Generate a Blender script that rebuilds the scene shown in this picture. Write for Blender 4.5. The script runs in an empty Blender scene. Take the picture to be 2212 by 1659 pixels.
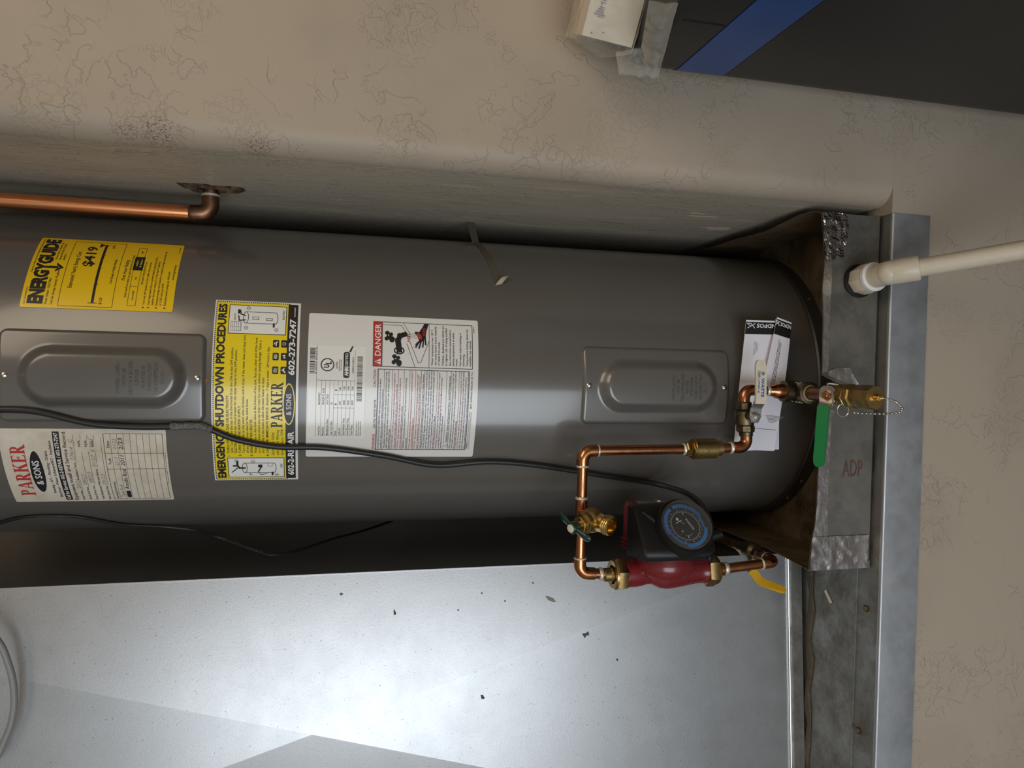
import bpy, bmesh, math, random
from mathutils import Vector as V, Matrix, noise as mnoise
random.seed(7)
sc = bpy.context.scene
col = sc.collection
rad = math.radians

# ------------------------------------------------------------------ camera
th, ps, ro = rad(13.5), rad(1.3), rad(.93)
F = V((-math.sin(ps)*math.cos(th), math.cos(ps)*math.cos(th), -math.sin(th)))
R0 = V((math.cos(ps), math.sin(ps), 0)); U0 = R0.cross(F)
cr = -math.cos(ro)*U0 + math.sin(ro)*R0          # the phone was held on its side: picture right is down
cu = math.sin(ro)*U0 + math.cos(ro)*R0
cd = bpy.data.cameras.new('camera'); cam = bpy.data.objects.new('camera', cd); col.objects.link(cam)
cd.sensor_fit = 'HORIZONTAL'; cd.sensor_width = 36; cd.lens = 36*1550/2212; cd.clip_start = .02
CAMLOC = V((.0345, -1.353, .838))
m = Matrix((cr, cu, -F)).transposed().to_4x4(); m.translation = CAMLOC
cam.matrix_world = m
sc.camera = cam

# ------------------------------------------------------------------ world, daylight, exposure
w = bpy.data.worlds.new('world'); sc.world = w; w.use_nodes = True
bg = w.node_tree.nodes['Background']; bg.inputs[0].default_value = (.75, .86, 1, 1); bg.inputs[1].default_value = .55
def area(name, loc, target, sx, sy, power, color):
    l = bpy.data.lights.new(name, 'AREA'); l.shape = 'RECTANGLE'; l.size = sx; l.size_y = sy; l.energy = power; l.color = color
    o = bpy.data.objects.new(name, l); col.objects.link(o); o.location = loc
    o.rotation_euler = (V(target)-V(loc)).to_track_quat('-Z', 'Y').to_euler()
    return o
area('garage_door_daylight', (-1.15, -3.25, .57), (-1.15, 0, .57), 1.7, 2.06, 46, (.86, .94, 1))
area('warm_fill_light', (1.3, -1.9, 2.19), (1.3, -1.9, 0), 1.6, 1.6, 26, (1, .82, .60))  # added warm fill from above, no actual lamp hangs there
vs = sc.view_settings
vs.view_transform = 'Standard'; vs.look = 'None'; vs.gamma = 1; vs.use_curve_mapping = False
vs.exposure = .08

# ------------------------------------------------------------------ materials
MATS = {}
def nodes_of(m):
    m.use_nodes = True
    return m.node_tree.nodes, m.node_tree.links
def mat(name, c, rough=.5, metal=0., var=0., vscale=30., bump=0., bscale=200., bdist=.001, c2=None, coat=0., spec=.5, rvar=0., stretch=(1,1,1), emit=None, detail=4):
    """principled material; var mixes towards c2 (or a darker tone) by noise; bump adds fine relief"""
    m = bpy.data.materials.new(name); N, L = nodes_of(m); b = N['Principled BSDF']
    b.inputs['Base Color'].default_value = (*c, 1); b.inputs['Roughness'].default_value = rough
    b.inputs['Metallic'].default_value = metal; b.inputs['Coat Weight'].default_value = coat
    b.inputs['Coat Roughness'].default_value = .12; b.inputs['Specular IOR Level'].default_value = spec
    if var or bump or rvar:
        g = N.new('ShaderNodeNewGeometry'); mp = N.new('ShaderNodeMapping'); mp.inputs['Scale'].default_value = stretch
        L.new(g.outputs['Position'], mp.inputs[0])
    if var or rvar:
        n = N.new('ShaderNodeTexNoise'); n.inputs['Scale'].default_value = vscale; n.inputs['Detail'].default_value = detail; n.inputs['Roughness'].default_value = .65
        L.new(mp.outputs[0], n.inputs['Vector'])
        rp = N.new('ShaderNodeMapRange'); rp.inputs[1].default_value = .36; rp.inputs[2].default_value = .66
        L.new(n.outputs[0], rp.inputs[0])
        if var:
            mx = N.new('ShaderNodeMix'); mx.data_type = 'RGBA'
            mu = N.new('ShaderNodeMath'); mu.operation = 'MULTIPLY'; mu.inputs[1].default_value = var
            L.new(rp.outputs[0], mu.inputs[0]); L.new(mu.outputs[0], mx.inputs[0])
            mx.inputs[6].default_value = (*c, 1)
            mx.inputs[7].default_value = (*(c2 or tuple(k*.45 for k in c)), 1)
            L.new(mx.outputs[2], b.inputs['Base Color'])
        if rvar:
            mr = N.new('ShaderNodeMapRange'); mr.inputs[3].default_value = max(.03, rough-rvar); mr.inputs[4].default_value = min(1, rough+rvar)
            L.new(rp.outputs[0], mr.inputs[0]); L.new(mr.outputs[0], b.inputs['Roughness'])
    if bump:
        n2 = N.new('ShaderNodeTexNoise'); n2.inputs['Scale'].default_value = bscale; n2.inputs['Detail'].default_value = 3
        L.new(mp.outputs[0], n2.inputs['Vector'])
        bp = N.new('ShaderNodeBump'); bp.inputs['Strength'].default_value = bump; bp.inputs['Distance'].default_value = bdist
        L.new(n2.outputs[0], bp.inputs['Height']); L.new(bp.outputs[0], b.inputs['Normal'])
    MATS[name] = m
    return m

def wall_mat(name, c, stretch=(1, 1, 1), amt=1., dens=.52, smudges=(), patches=False):
    """painted plaster with hand-trowelled ridges"""
    m = bpy.data.materials.new(name); N, L = nodes_of(m); b = N['Principled BSDF']
    b.inputs['Roughness'].default_value = .55 if amt < 2 else .36
    g = N.new('ShaderNodeNewGeometry'); mp = N.new('ShaderNodeMapping'); mp.inputs['Scale'].default_value = stretch
    L.new(g.outputs['Position'], mp.inputs[0])
    def noise(scale, detail=3, dist=0., src=None):
        n = N.new('ShaderNodeTexNoise'); n.inputs['Scale'].default_value = scale; n.inputs['Detail'].default_value = detail
        n.inputs['Distortion'].default_value = dist; L.new((src or mp).outputs[0], n.inputs['Vector']); return n.outputs[0]
    def math_(op, a, bb=None, clamp=False):
        k = N.new('ShaderNodeMath'); k.operation = op; k.use_clamp = clamp
        for i, s in enumerate((a, bb)):
            if s is None: continue
            if isinstance(s, (int, float)): k.inputs[i].default_value = s
            else: L.new(s, k.inputs[i])
        return k.outputs[0]
    def rng(s, a, bb, lo=0., hi=1.):
        k = N.new('ShaderNodeMapRange'); k.interpolation_type = 'SMOOTHSTEP'
        for i, q in enumerate((a, bb, lo, hi)): k.inputs[i+1].default_value = q
        L.new(s, k.inputs[0]); return k.outputs[0]
    n1 = noise(22, 5, .5); n2 = noise(42, 4, .3)
    r1 = rng(math_('ABSOLUTE', math_('SUBTRACT', n1, .5)), .0, .016, 1, 0)
    r2 = rng(math_('ABSOLUTE', math_('SUBTRACT', n2, .47)), .0, .022, 1, 0)
    mask = rng(noise(5.5, 2), dens, dens+.07); mask2 = rng(noise(7.3, 2), dens+.04, dens+.10)
    ridges = math_('ADD', math_('MULTIPLY', r1, mask), math_('MULTIPLY', math_('MULTIPLY', r2, mask2), .8))
    n3 = noise(95, 3, .2); r3 = rng(math_('ABSOLUTE', math_('SUBTRACT', n3, .5)), .0, .03, 1, 0); mask3 = rng(noise(9.1, 2), dens+.05, dens+.10)
    ridges = math_('ADD', ridges, math_('MULTIPLY', math_('MULTIPLY', r3, mask3), .45))
    steps = math_('MULTIPLY', rng(n1, .49, .52), math_('MULTIPLY', mask, .5))
    low = math_('MULTIPLY', noise(7, 2), .35)
    h = math_('ADD', math_('ADD', ridges, steps), low)
    bp = N.new('ShaderNodeBump'); bp.inputs['Strength'].default_value = min(1, .8*amt); bp.inputs['Distance'].default_value = .00085 if amt < 2 else .0014
    L.new(h, bp.inputs['Height']); L.new(bp.outputs[0], b.inputs['Normal'])
    mx = N.new('ShaderNodeMix'); mx.data_type = 'RGBA'; mx.inputs[6].default_value = (*c, 1); mx.inputs[7].default_value = (*(k*.8 for k in c), 1)
    L.new(rng(noise(4, 4), .42, .68, 0, .6), mx.inputs[0]); out = mx.outputs[2]
    for (p, r, tint) in smudges:                       # dirt rubbed on by hands: speckled, with its own outline
        vd = N.new('ShaderNodeVectorMath'); vd.operation = 'DISTANCE'; vd.inputs[1].default_value = p; L.new(g.outputs['Position'], vd.inputs[0])
        sp = math_('MULTIPLY', rng(vd.outputs['Value'], r*.25, r, 1, 0), rng(noise(420, 2, 0, None), .50, .60))
        mk = N.new('ShaderNodeMix'); mk.data_type = 'RGBA'; L.new(out, mk.inputs[6]); mk.inputs[7].default_value = (*tint, 1)
        L.new(math_('MULTIPLY', sp, .75), mk.inputs[0]); out = mk.outputs[2]
    if patches:
        mk = N.new('ShaderNodeMix'); mk.data_type = 'RGBA'; L.new(out, mk.inputs[6]); mk.inputs[7].default_value = (.12, .10, .08, 1)
        L.new(rng(noise(9, 5, .4), .60, .80, 0, .4), mk.inputs[0]); out = mk.outputs[2]
    L.new(out, b.inputs['Base Color'])
    MATS[name] = m; return m

WALL = (.385, .318, .248)
wall_m = wall_mat('painted_plaster', WALL, smudges=(((.318, -.378, 1.062), .034, (.16, .06, .05)), ((.312, -.372, .945), .026, (.17, .07, .06)), ((.316, -.376, 1.10), .02, (.2, .1, .08))))
side_m = wall_mat('niche_plaster', (.52, .445, .350), stretch=(2.0, 2.0, .50), amt=3.4, dens=.45, patches=True)
shell_m = mat('garage_paint', (.50, .44, .36), .7)
conc_m = mat('concrete', (.16, .155, .15), .7, var=.5, vscale=5, bump=.2, bscale=60)

def galv(name, c, rough, var=.25, dirt=0., dirtc=(.16, .13, .09), speck=0., bump=.05, bscale=420, rv=.06):
    """galvanised steel: cloudy zinc, grain, optional dirt film and specks"""
    m = bpy.data.materials.new(name); N, L = nodes_of(m); b = N['Principled BSDF']
    b.inputs['Metallic'].default_value = 1
    g = N.new('ShaderNodeNewGeometry')
    def noise(scale, detail=4, rough_=.6):
        n = N.new('ShaderNodeTexNoise'); n.inputs['Scale'].default_value = scale; n.inputs['Detail'].default_value = detail; n.inputs['Roughness'].default_value = rough_
        L.new(g.outputs['Position'], n.inputs['Vector']); return n.outputs[0]
    def rng(s, a, bb, lo=0., hi=1.):
        k = N.new('ShaderNodeMapRange')
        for i, q in enumerate((a, bb, lo, hi)): k.inputs[i+1].default_value = q
        L.new(s, k.inputs[0]); return k.outputs[0]
    def mix(f, a, c2):
        k = N.new('ShaderNodeMix'); k.data_type = 'RGBA'; L.new(f, k.inputs[0])
        if isinstance(a, tuple): k.inputs[6].default_value = (*a, 1)
        else: L.new(a, k.inputs[6])
        k.inputs[7].default_value = (*c2, 1); return k.outputs[2]
    out = mix(rng(noise(11), .35, .65, 0, var), c, tuple(k*.62 for k in c))
    out = mix(rng(noise(600, 2), .45, .62, 0, .16), out, tuple(k*.5 for k in c))
    if speck: out = mix(rng(noise(330, 1), .735, .76, 0, speck), out, (.05, .05, .05))
    if dirt:
        d = rng(noise(16, 7, .72), .42, .62, 0, dirt); out = mix(d, out, dirtc)
        b.inputs['Metallic'].default_value = 1
        L.new(rng(d, 0, 1, 1, .25), b.inputs['Metallic'])
    L.new(out, b.inputs['Base Color'])
    L.new(rng(noise(23, 5), .35, .65, rough-rv, rough+rv), b.inputs['Roughness'])
    if bump:
        bp = N.new('ShaderNodeBump'); bp.inputs['Strength'].default_value = bump; bp.inputs['Distance'].default_value = .0006
        L.new(noise(bscale, 2), bp.inputs['Height']); L.new(bp.outputs[0], b.inputs['Normal'])
    MATS[name] = m; return m
duct_m = galv('duct_steel', (.46, .46, .465), .38, var=.10, speck=.6, bump=.10, rv=.015)
pan_m = galv('pan_steel', (.24, .228, .205), .5, var=.4, dirt=.5, dirtc=(.20, .18, .145))
panin_m = galv('pan_inside', (.26, .20, .125), .6, var=.6, dirt=.95, dirtc=(.17, .115, .06), rv=.1)
flash_m = galv('flashing_steel', (.50, .51, .53), .5, var=.3, dirt=.12)
plat_m = galv('platform_steel', (.34, .34, .32), .55, var=.6, dirt=.85, dirtc=(.11, .10, .08), bump=.5, bscale=60)
foil_m = mat('foil_tape', (.62, .58, .56), .28, 1, bump=.5, bscale=90, bdist=.002)
foild_m = mat('crumpled_foil', (.42, .40, .39), .16, 1, bump=1., bscale=70, bdist=.006)
tank_m = mat('tank_paint', (.105, .097, .088), .30, 0, var=.25, vscale=6, bump=.015, bscale=300, coat=.8, spec=.6, c2=(.09, .08, .07))
ring_m = mat('tank_ring_paint', (.028, .027, .027), .38, bump=.05, bscale=100)
copper_m = mat('copper', (.56, .235, .105), .26, 1, var=.55, vscale=28, c2=(.30, .115, .055), rvar=.1, bump=.04, bscale=250)
copperb_m = mat('bright_copper', (.90, .38, .17), .34, 1, var=.7, vscale=30, c2=(.58, .19, .09), rvar=.08, stretch=(1, 1, .25))
copperd_m = mat('tarnished_copper', (.30, .15, .085), .42, 1, var=.8, vscale=45, c2=(.12, .065, .045))
brass_m = mat('brass', (.42, .29, .115), .36, 1, var=.5, vscale=40, c2=(.26, .17, .065), rvar=.1, bump=.15, bscale=300)
brassb_m = mat('bright_brass', (.80, .55, .18), .2, 1, var=.3, vscale=60)
bronze_m = mat('old_bronze', (.20, .15, .085), .45, 1, var=.8, vscale=70, c2=(.06, .05, .04), bump=.3, bscale=200)
verd_m = mat('verdigris', (.34, .36, .22), .85, bump=.6, bscale=300)
solder_m = mat('solder', (.72, .66, .56), .42, .6, bump=.5, bscale=250)
steel_m = mat('zinc_steel', (.62, .60, .56), .27, 1, var=.3, vscale=60)
red_m = mat('red_enamel', (.175, .012, .016), .3, coat=.4, bump=.05, bscale=250)
blk_m = mat('black_plastic', (.008, .0075, .0075), .42, spec=.35)
face_m = mat('dial_black', (.006, .006, .007), .5)
blue_m = mat('dial_blue', (.03, .22, .62), .45)
mark_m = mat('dial_mark', (.62, .63, .64), .5)
rubber_m = mat('black_cable', (.012, .012, .012), .42)
wh_m = mat('ivory_enamel', (.66, .60, .47), .35, var=.3, vscale=60, c2=(.45, .36, .22))
ltblue_m = mat('handle_blue_ink', (.03, .12, .40), .5)
green_m = mat('green_vinyl', (.008, .19, .05), .36)
dkgreen_m = mat('dark_green_enamel', (.004, .03, .024), .3, coat=.5)
yel_m = mat('yellow_vinyl', (.62, .36, .012), .36)
pvc_m = mat('pvc', (.60, .53, .42), .4, var=.25, vscale=40, c2=(.48, .40, .30))
pvcw_m = mat('white_washer', (.72, .70, .68), .45)
paper_m = mat('paper', (.74, .72, .78), .8)
ink_m = mat('black_ink', (.012, .011, .012), .4)
greyink_m = mat('pencil_grey', (.22, .22, .23), .6)
redink_m = mat('red_ink', (.44, .035, .03), .42)
purpleink_m = mat('purple_ink', (.36, .05, .09), .5)
blueink_m = mat('navy_ink', (.05, .05, .11), .5)
stk_yellow = mat('yellow_sticker', (.78, .50, .002), .32, coat=.25)
stk_lemon = mat('lemon_sticker', (.78, .60, .010), .26, coat=.4, bump=.03, bscale=260)
stk_white = mat('white_sticker', (.70, .685, .66), .24, coat=.5, bump=.05, bscale=240)
stk_worn = mat('worn_sticker', (.66, .60, .51), .5, var=.5, vscale=24, c2=(.38, .29, .17))
whiteink_m = mat('white_ink', (.74, .73, .70), .4)
tape_m = mat('masking_tape', (.125, .105, .07), .6, var=.5, vscale=90, c2=(.085, .075, .058))
tapel_m = mat('pale_tape', (.42, .36, .25), .6)
stain_m = mat('dark_stain', (.05, .05, .055), .6)
wear_m = mat('pale_scuff', (.58, .49, .38), .8)
hole_m = mat('hole_dark', (.02, .014, .01), .9, bump=1, bscale=200, bdist=.004)
crumb_m = mat('burnt_plaster', (.13, .08, .04), .9, var=1, vscale=110, c2=(.012, .009, .007), bump=1, bscale=160, bdist=.005)
cab_m = mat('black_cabinet', (.016, .0155, .016), .42, bump=.06, bscale=500)
cabb_m = mat('blue_band', (.022, .075, .26), .35, var=.3, vscale=9)
card_m = mat('white_carton', (.62, .55, .44), .7, var=.15, vscale=10)
cordshade_m = mat('cord_shade', (.24, .24, .24), .5)  # shade of a cord on the duct, put into a grey colour
caulk_m = mat('brown_caulk', (.10, .075, .045), .6, var=.8, vscale=50, bump=.6, bscale=120, bdist=.003)
ctape_m = mat('clear_cord_tape', (.10, .10, .10), .15, bump=1, bscale=300, bdist=.002)

def clear(name, tint, opacity, rough=.08, bump=0.):
    m = bpy.data.materials.new(name); N, L = nodes_of(m); b = N['Principled BSDF']
    b.inputs['Base Color'].default_value = (*tint, 1); b.inputs['Roughness'].default_value = rough
    t = N.new('ShaderNodeBsdfTransparent'); mx = N.new('ShaderNodeMixShader'); fr = N.new('ShaderNodeLayerWeight'); fr.inputs[0].default_value = .35
    mr = N.new('ShaderNodeMapRange'); mr.inputs[3].default_value = opacity; mr.inputs[4].default_value = min(1, opacity+.6)
    L.new(fr.outputs['Facing'], mr.inputs[0]); L.new(mr.outputs[0], mx.inputs[0])
    L.new(t.outputs[0], mx.inputs[1]); L.new(b.outputs[0], mx.inputs[2]); L.new(mx.outputs[0], N['Material Output'].inputs[0])
    if bump:
        n2 = N.new('ShaderNodeTexNoise'); n2.inputs['Scale'].default_value = 30; g = N.new('ShaderNodeNewGeometry'); L.new(g.outputs['Position'], n2.inputs['Vector'])
        bp = N.new('ShaderNodeBump'); bp.inputs['Strength'].default_value = bump; bp.inputs['Distance'].default_value = .01
        L.new(n2.outputs[0], bp.inputs['Height']); L.new(bp.outputs[0], b.inputs['Normal'])
    MATS[name] = m; return m
dome_m = clear('clear_dome', (.16, .155, .145), .16, .05)
bag_m = clear('clear_bag', (.62, .58, .50), .10, .15, .5)

# ------------------------------------------------------------------ mesh helpers
def perp(d):
    d = V(d).normalized(); a = V((0, 0, 1)) if abs(d.z) < .9 else V((1, 0, 0))
    x = a.cross(d).normalized(); return x, d.cross(x)
class MB:
    def __init__(s): s.v = []; s.f = []
    def add(s, v, f):
        o = len(s.v); s.v += [tuple(p) for p in v]; s.f += [tuple(i+o for i in q) for q in f]; return s
    def tube(s, path, r, n=14, caps=True, flat=1.):
        P = [V(p) for p in path]; k = len(P); rs = r if isinstance(r, (list, tuple)) else [r]*k
        T = [(P[min(i+1, k-1)]-P[max(i-1, 0)]).normalized() for i in range(k)]
        x, y = perp(T[0]); vs_ = []; fs = []
        for i in range(k):
            if i:
                q = T[i-1].rotation_difference(T[i]); x = q @ x; y = q @ y
            for j in range(n):
                a = 2*math.pi*j/n; vs_.append(P[i]+x*(rs[i]*math.cos(a))+y*(rs[i]*flat*math.sin(a)))
        for i in range(k-1):
            for j in range(n):
                a = i*n+j; b = i*n+(j+1) % n; fs.append((a, b, b+n, a+n))
        if caps: fs += [tuple(range(n))[::-1], tuple(range((k-1)*n, k*n))]
        return s.add(vs_, fs)
    def lathe(s, prof, o, d, n=28, caps=True, phase=0.):
        o = V(o); d = V(d).normalized(); x, y = perp(d); vs_ = []; fs = []
        for (r, h) in prof:
            for j in range(n):
                a = 2*math.pi*j/n+phase; vs_.append(o+d*h+(x*math.cos(a)+y*math.sin(a))*max(r, 1e-5))
        k = len(prof)
        for i in range(k-1):
            for j in range(n):
                a = i*n+j; b = i*n+(j+1) % n; fs.append((a, b, b+n, a+n))
        if caps: fs += [tuple(range(n))[::-1], tuple(range((k-1)*n, k*n))]
        return s.add(vs_, fs)
    def hex(s, o, d, r, h, n=6, phase=0., ch=.12):
        s.lathe([(r*(1-ch), 0), (r, h*.16), (r, h*.84), (r*(1-ch), h)], o, d, n, True, phase); return s
    def box(s, lo, hi):
        x0, y0, z0 = lo; x1, y1, z1 = hi
        return s.add([(x0, y0, z0), (x1, y0, z0), (x1, y1, z0), (x0, y1, z0), (x0, y0, z1), (x1, y0, z1), (x1, y1, z1), (x0, y1, z1)],
                     [(0, 3, 2, 1), (4, 5, 6, 7), (0, 1, 5, 4), (1, 2, 6, 5), (2, 3, 7, 6), (3, 0, 4, 7)])
    def prism(s, poly, vec):
        n = len(poly); vec = V(vec); p = [V(q) for q in poly]
        return s.add(p+[q+vec for q in p], [tuple(range(n))[::-1], tuple(range(n, 2*n))]+[(i, (i+1) % n, (i+1) % n+n, i+n) for i in range(n)])
    def sphere(s, c, r, n=14, m_=9, sc_=(1, 1, 1)):
        prof = []
        c = V(c); vs_ = []; fs = []
        for i in range(m_+1):
            a = -math.pi/2+math.pi*i/m_
            for j in range(n):
                b = 2*math.pi*j/n; vs_.append(c+V((math.cos(a)*math.cos(b)*r*sc_[0], math.cos(a)*math.sin(b)*r*sc_[1], math.sin(a)*r*sc_[2])))
        for i in range(m_):
            for j in range(n):
                a = i*n+j; b = i*n+(j+1) % n; fs.append((a, b, b+n, a+n))
        return s.add(vs_, fs)
ROOT = {}
def root_of(o):
    while o.parent: o = o.parent
    return o
def finish(name, mb, m, parent, sharp, structure=False, doubles=True):
    me = bpy.data.meshes.new(name)
    if parent is not None: off = ROOT.get(root_of(parent).as_pointer(), V((0, 0, 0)))
    elif structure: off = V((0, 0, 0))
    else:
        xs = [p[0] for p in mb.v]; ys = [p[1] for p in mb.v]; zs = [p[2] for p in mb.v]
        off = V(((min(xs)+max(xs))/2, (min(ys)+max(ys))/2, min(zs)))
    me.from_pydata([(p[0]-off.x, p[1]-off.y, p[2]-off.z) for p in mb.v], [], mb.f)
    bm = bmesh.new(); bm.from_mesh(me)
    if doubles: bmesh.ops.remove_doubles(bm, verts=bm.verts, dist=2e-6)
    bmesh.ops.recalc_face_normals(bm, faces=bm.faces); bm.to_mesh(me); bm.free()
    me.materials.append(m)
    if sharp:
        me.polygons.foreach_set('use_smooth', [True]*len(me.polygons)); me.set_sharp_from_angle(angle=rad(sharp))
    o = bpy.data.objects.new(name, me); col.objects.link(o)
    if parent is not None: o.parent = parent
    else:
        o.location = off; ROOT[o.as_pointer()] = off
    return o
def part(name, mb, m, parent, sharp=38, label=None, kind=None, doubles=True):
    o = finish(name, mb, m, parent, sharp, False, doubles)
    if label: o['label'] = label
    if kind: o['kind'] = kind
    return o
def thing(name, label, cat, loc, group=None):
    o = bpy.data.objects.new(name, None); col.objects.link(o); o.location = loc; o.empty_display_size = .05
    ROOT[o.as_pointer()] = V(loc); o['label'] = label; o['category'] = cat
    if group: o['group'] = group
    return o
def single(name, mb, m, label, cat, sharp=38, group=None):
    o = finish(name, mb, m, None, sharp); o['label'] = label; o['category'] = cat
    if group: o['group'] = group
    return o
def struct(name, mb, m, label, cat, sharp=0):
    o = finish(name, mb, m, None, sharp, True); o['kind'] = 'structure'; o['label'] = label; o['category'] = cat
    return o
def smooth_path(pts, n=8):
    P = [V(p) for p in pts]; out = []
    for i in range(len(P)-1):
        a, b, c, d = P[max(i-1, 0)], P[i], P[i+1], P[min(i+2, len(P)-1)]
        for k in range(n):
            t = k/n; out.append(.5*((2*b)+(c-a)*t+(2*a-5*b+4*c-d)*t*t+(3*b-a-3*c+d)*t**3))
    out.append(P[-1]); return out
def arc(p0, c, p1, rr, n=8):
    """rounded corner at c between the directions to p0 and p1"""
    p0, c, p1 = V(p0), V(c), V(p1); a = (p0-c).normalized(); b = (p1-c).normalized()
    ang = a.angle(b); t = rr/math.tan(ang/2); s, e = c+a*t, c+b*t; ctr = c+(a+b).normalized()*(rr/math.sin(ang/2)); out = []
    for i in range(n+1):
        k = i/n; w0 = math.pi-ang; q = ((s-ctr)*math.sin((1-k)*w0)+(e-ctr)*math.sin(k*w0))/math.sin(w0); out.append(ctr+q)
    return out

# ------------------------------------------------------------------ lettering
_tc = {}
_dep = None
def text_mesh(s, bold=0., ext=0.):
    key = (s, bold, ext)
    if key in _tc: return _tc[key]
    cv = bpy.data.curves.new('t', 'FONT'); cv.body = s; cv.size = 1; cv.offset = bold; cv.resolution_u = 2; cv.extrude = ext
    ob = bpy.data.objects.new('t', cv); col.objects.link(ob)
    dg = bpy.context.evaluated_depsgraph_get(); dg.update()
    me = bpy.data.meshes.new_from_object(ob.evaluated_get(dg))
    vs_ = [tuple(v.co) for v in me.vertices]; fs = [tuple(p.vertices) for p in me.polygons]
    bpy.data.objects.remove(ob); bpy.data.curves.remove(cv); bpy.data.meshes.remove(me)
    if vs_:
        x0 = min(v[0] for v in vs_); vs_ = [(v[0]-x0, v[1], v[2]) for v in vs_]; wd = max(v[0] for v in vs_)
    else: wd = .01
    _tc[key] = (vs_, fs, wd); return _tc[key]
_h = text_mesh('H'); CAP = max(v[1] for v in _h[0])

def serif_word(word):
    """bold slab-serif capitals as 2-D polygons, cap height 1; returns list of polygons and the total width"""
    polys = []; x = 0.
    def rect(a, b, c, d): polys.append([(x+a, b), (x+c, b), (x+c, d), (x+a, d)])
    def half_ring(cx, cy, rx, ry, tx, ty, n=8):
        for i in range(n):
            a0, a1 = -math.pi/2+math.pi*i/n, -math.pi/2+math.pi*(i+1)/n
            polys.append([(x+cx+rx*math.cos(a0), cy+ry*math.sin(a0)), (x+cx+rx*math.cos(a1), cy+ry*math.sin(a1)),
                          (x+cx+(rx-tx)*math.cos(a1), cy+(ry-ty)*math.sin(a1)), (x+cx+(rx-tx)*math.cos(a0), cy+(ry-ty)*math.sin(a0))])
    for ch in word:
        if ch in 'PR':
            rect(.08, 0, .31, 1); rect(0, 0, .40, .08); rect(0, .92, .30, 1)
            rect(.28, .93, .38, 1); rect(.28, .44, .38, .52); half_ring(.38, .72, .31, .28, .21, .09)
            if ch == 'R': polys.append([(x+.28, .47), (x+.50, .47), (x+.88, -.06), (x+.60, -.06)]); polys.append([(x+.62, -.06), (x+.86, -.06), (x+.96, .02), (x+.80, .02)])
            x += .92 if ch == 'R' else .76
        elif ch == 'A':
            polys.append([(x+.08, 0), (x+.17, 0), (x+.45, .86), (x+.38, 1)]); polys.append([(x+.36, 1), (x+.54, 1), (x+.88, 0), (x+.62, 0)])
            rect(.22, .27, .68, .35); rect(0, 0, .28, .06); rect(.56, 0, .94, .06); x += .96
        elif ch == 'K':
            rect(.08, 0, .31, 1); rect(0, 0, .40, .08); rect(0, .92, .40, 1)
            polys.append([(x+.28, .42), (x+.28, .54), (x+.66, .97), (x+.76, .97)]); polys.append([(x+.36, .54), (x+.52, .68), (x+.90, .03), (x+.62, .03)])
            rect(.55, .93, .86, 1); rect(.56, 0, .94, .07); x += .96
        elif ch == 'E':
            rect(.08, 0, .31, 1); rect(0, 0, .72, .08); rect(0, .92, .68, 1); rect(.28, .47, .54, .54)
            rect(.50, .38, .55, .63); polys.append([(x+.72, .07), (x+.60, .07), (x+.72, .27)]); polys.append([(x+.68, .93), (x+.57, .93), (x+.68, .76)]); x += .80
        x += .03
    return polys, x

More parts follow.
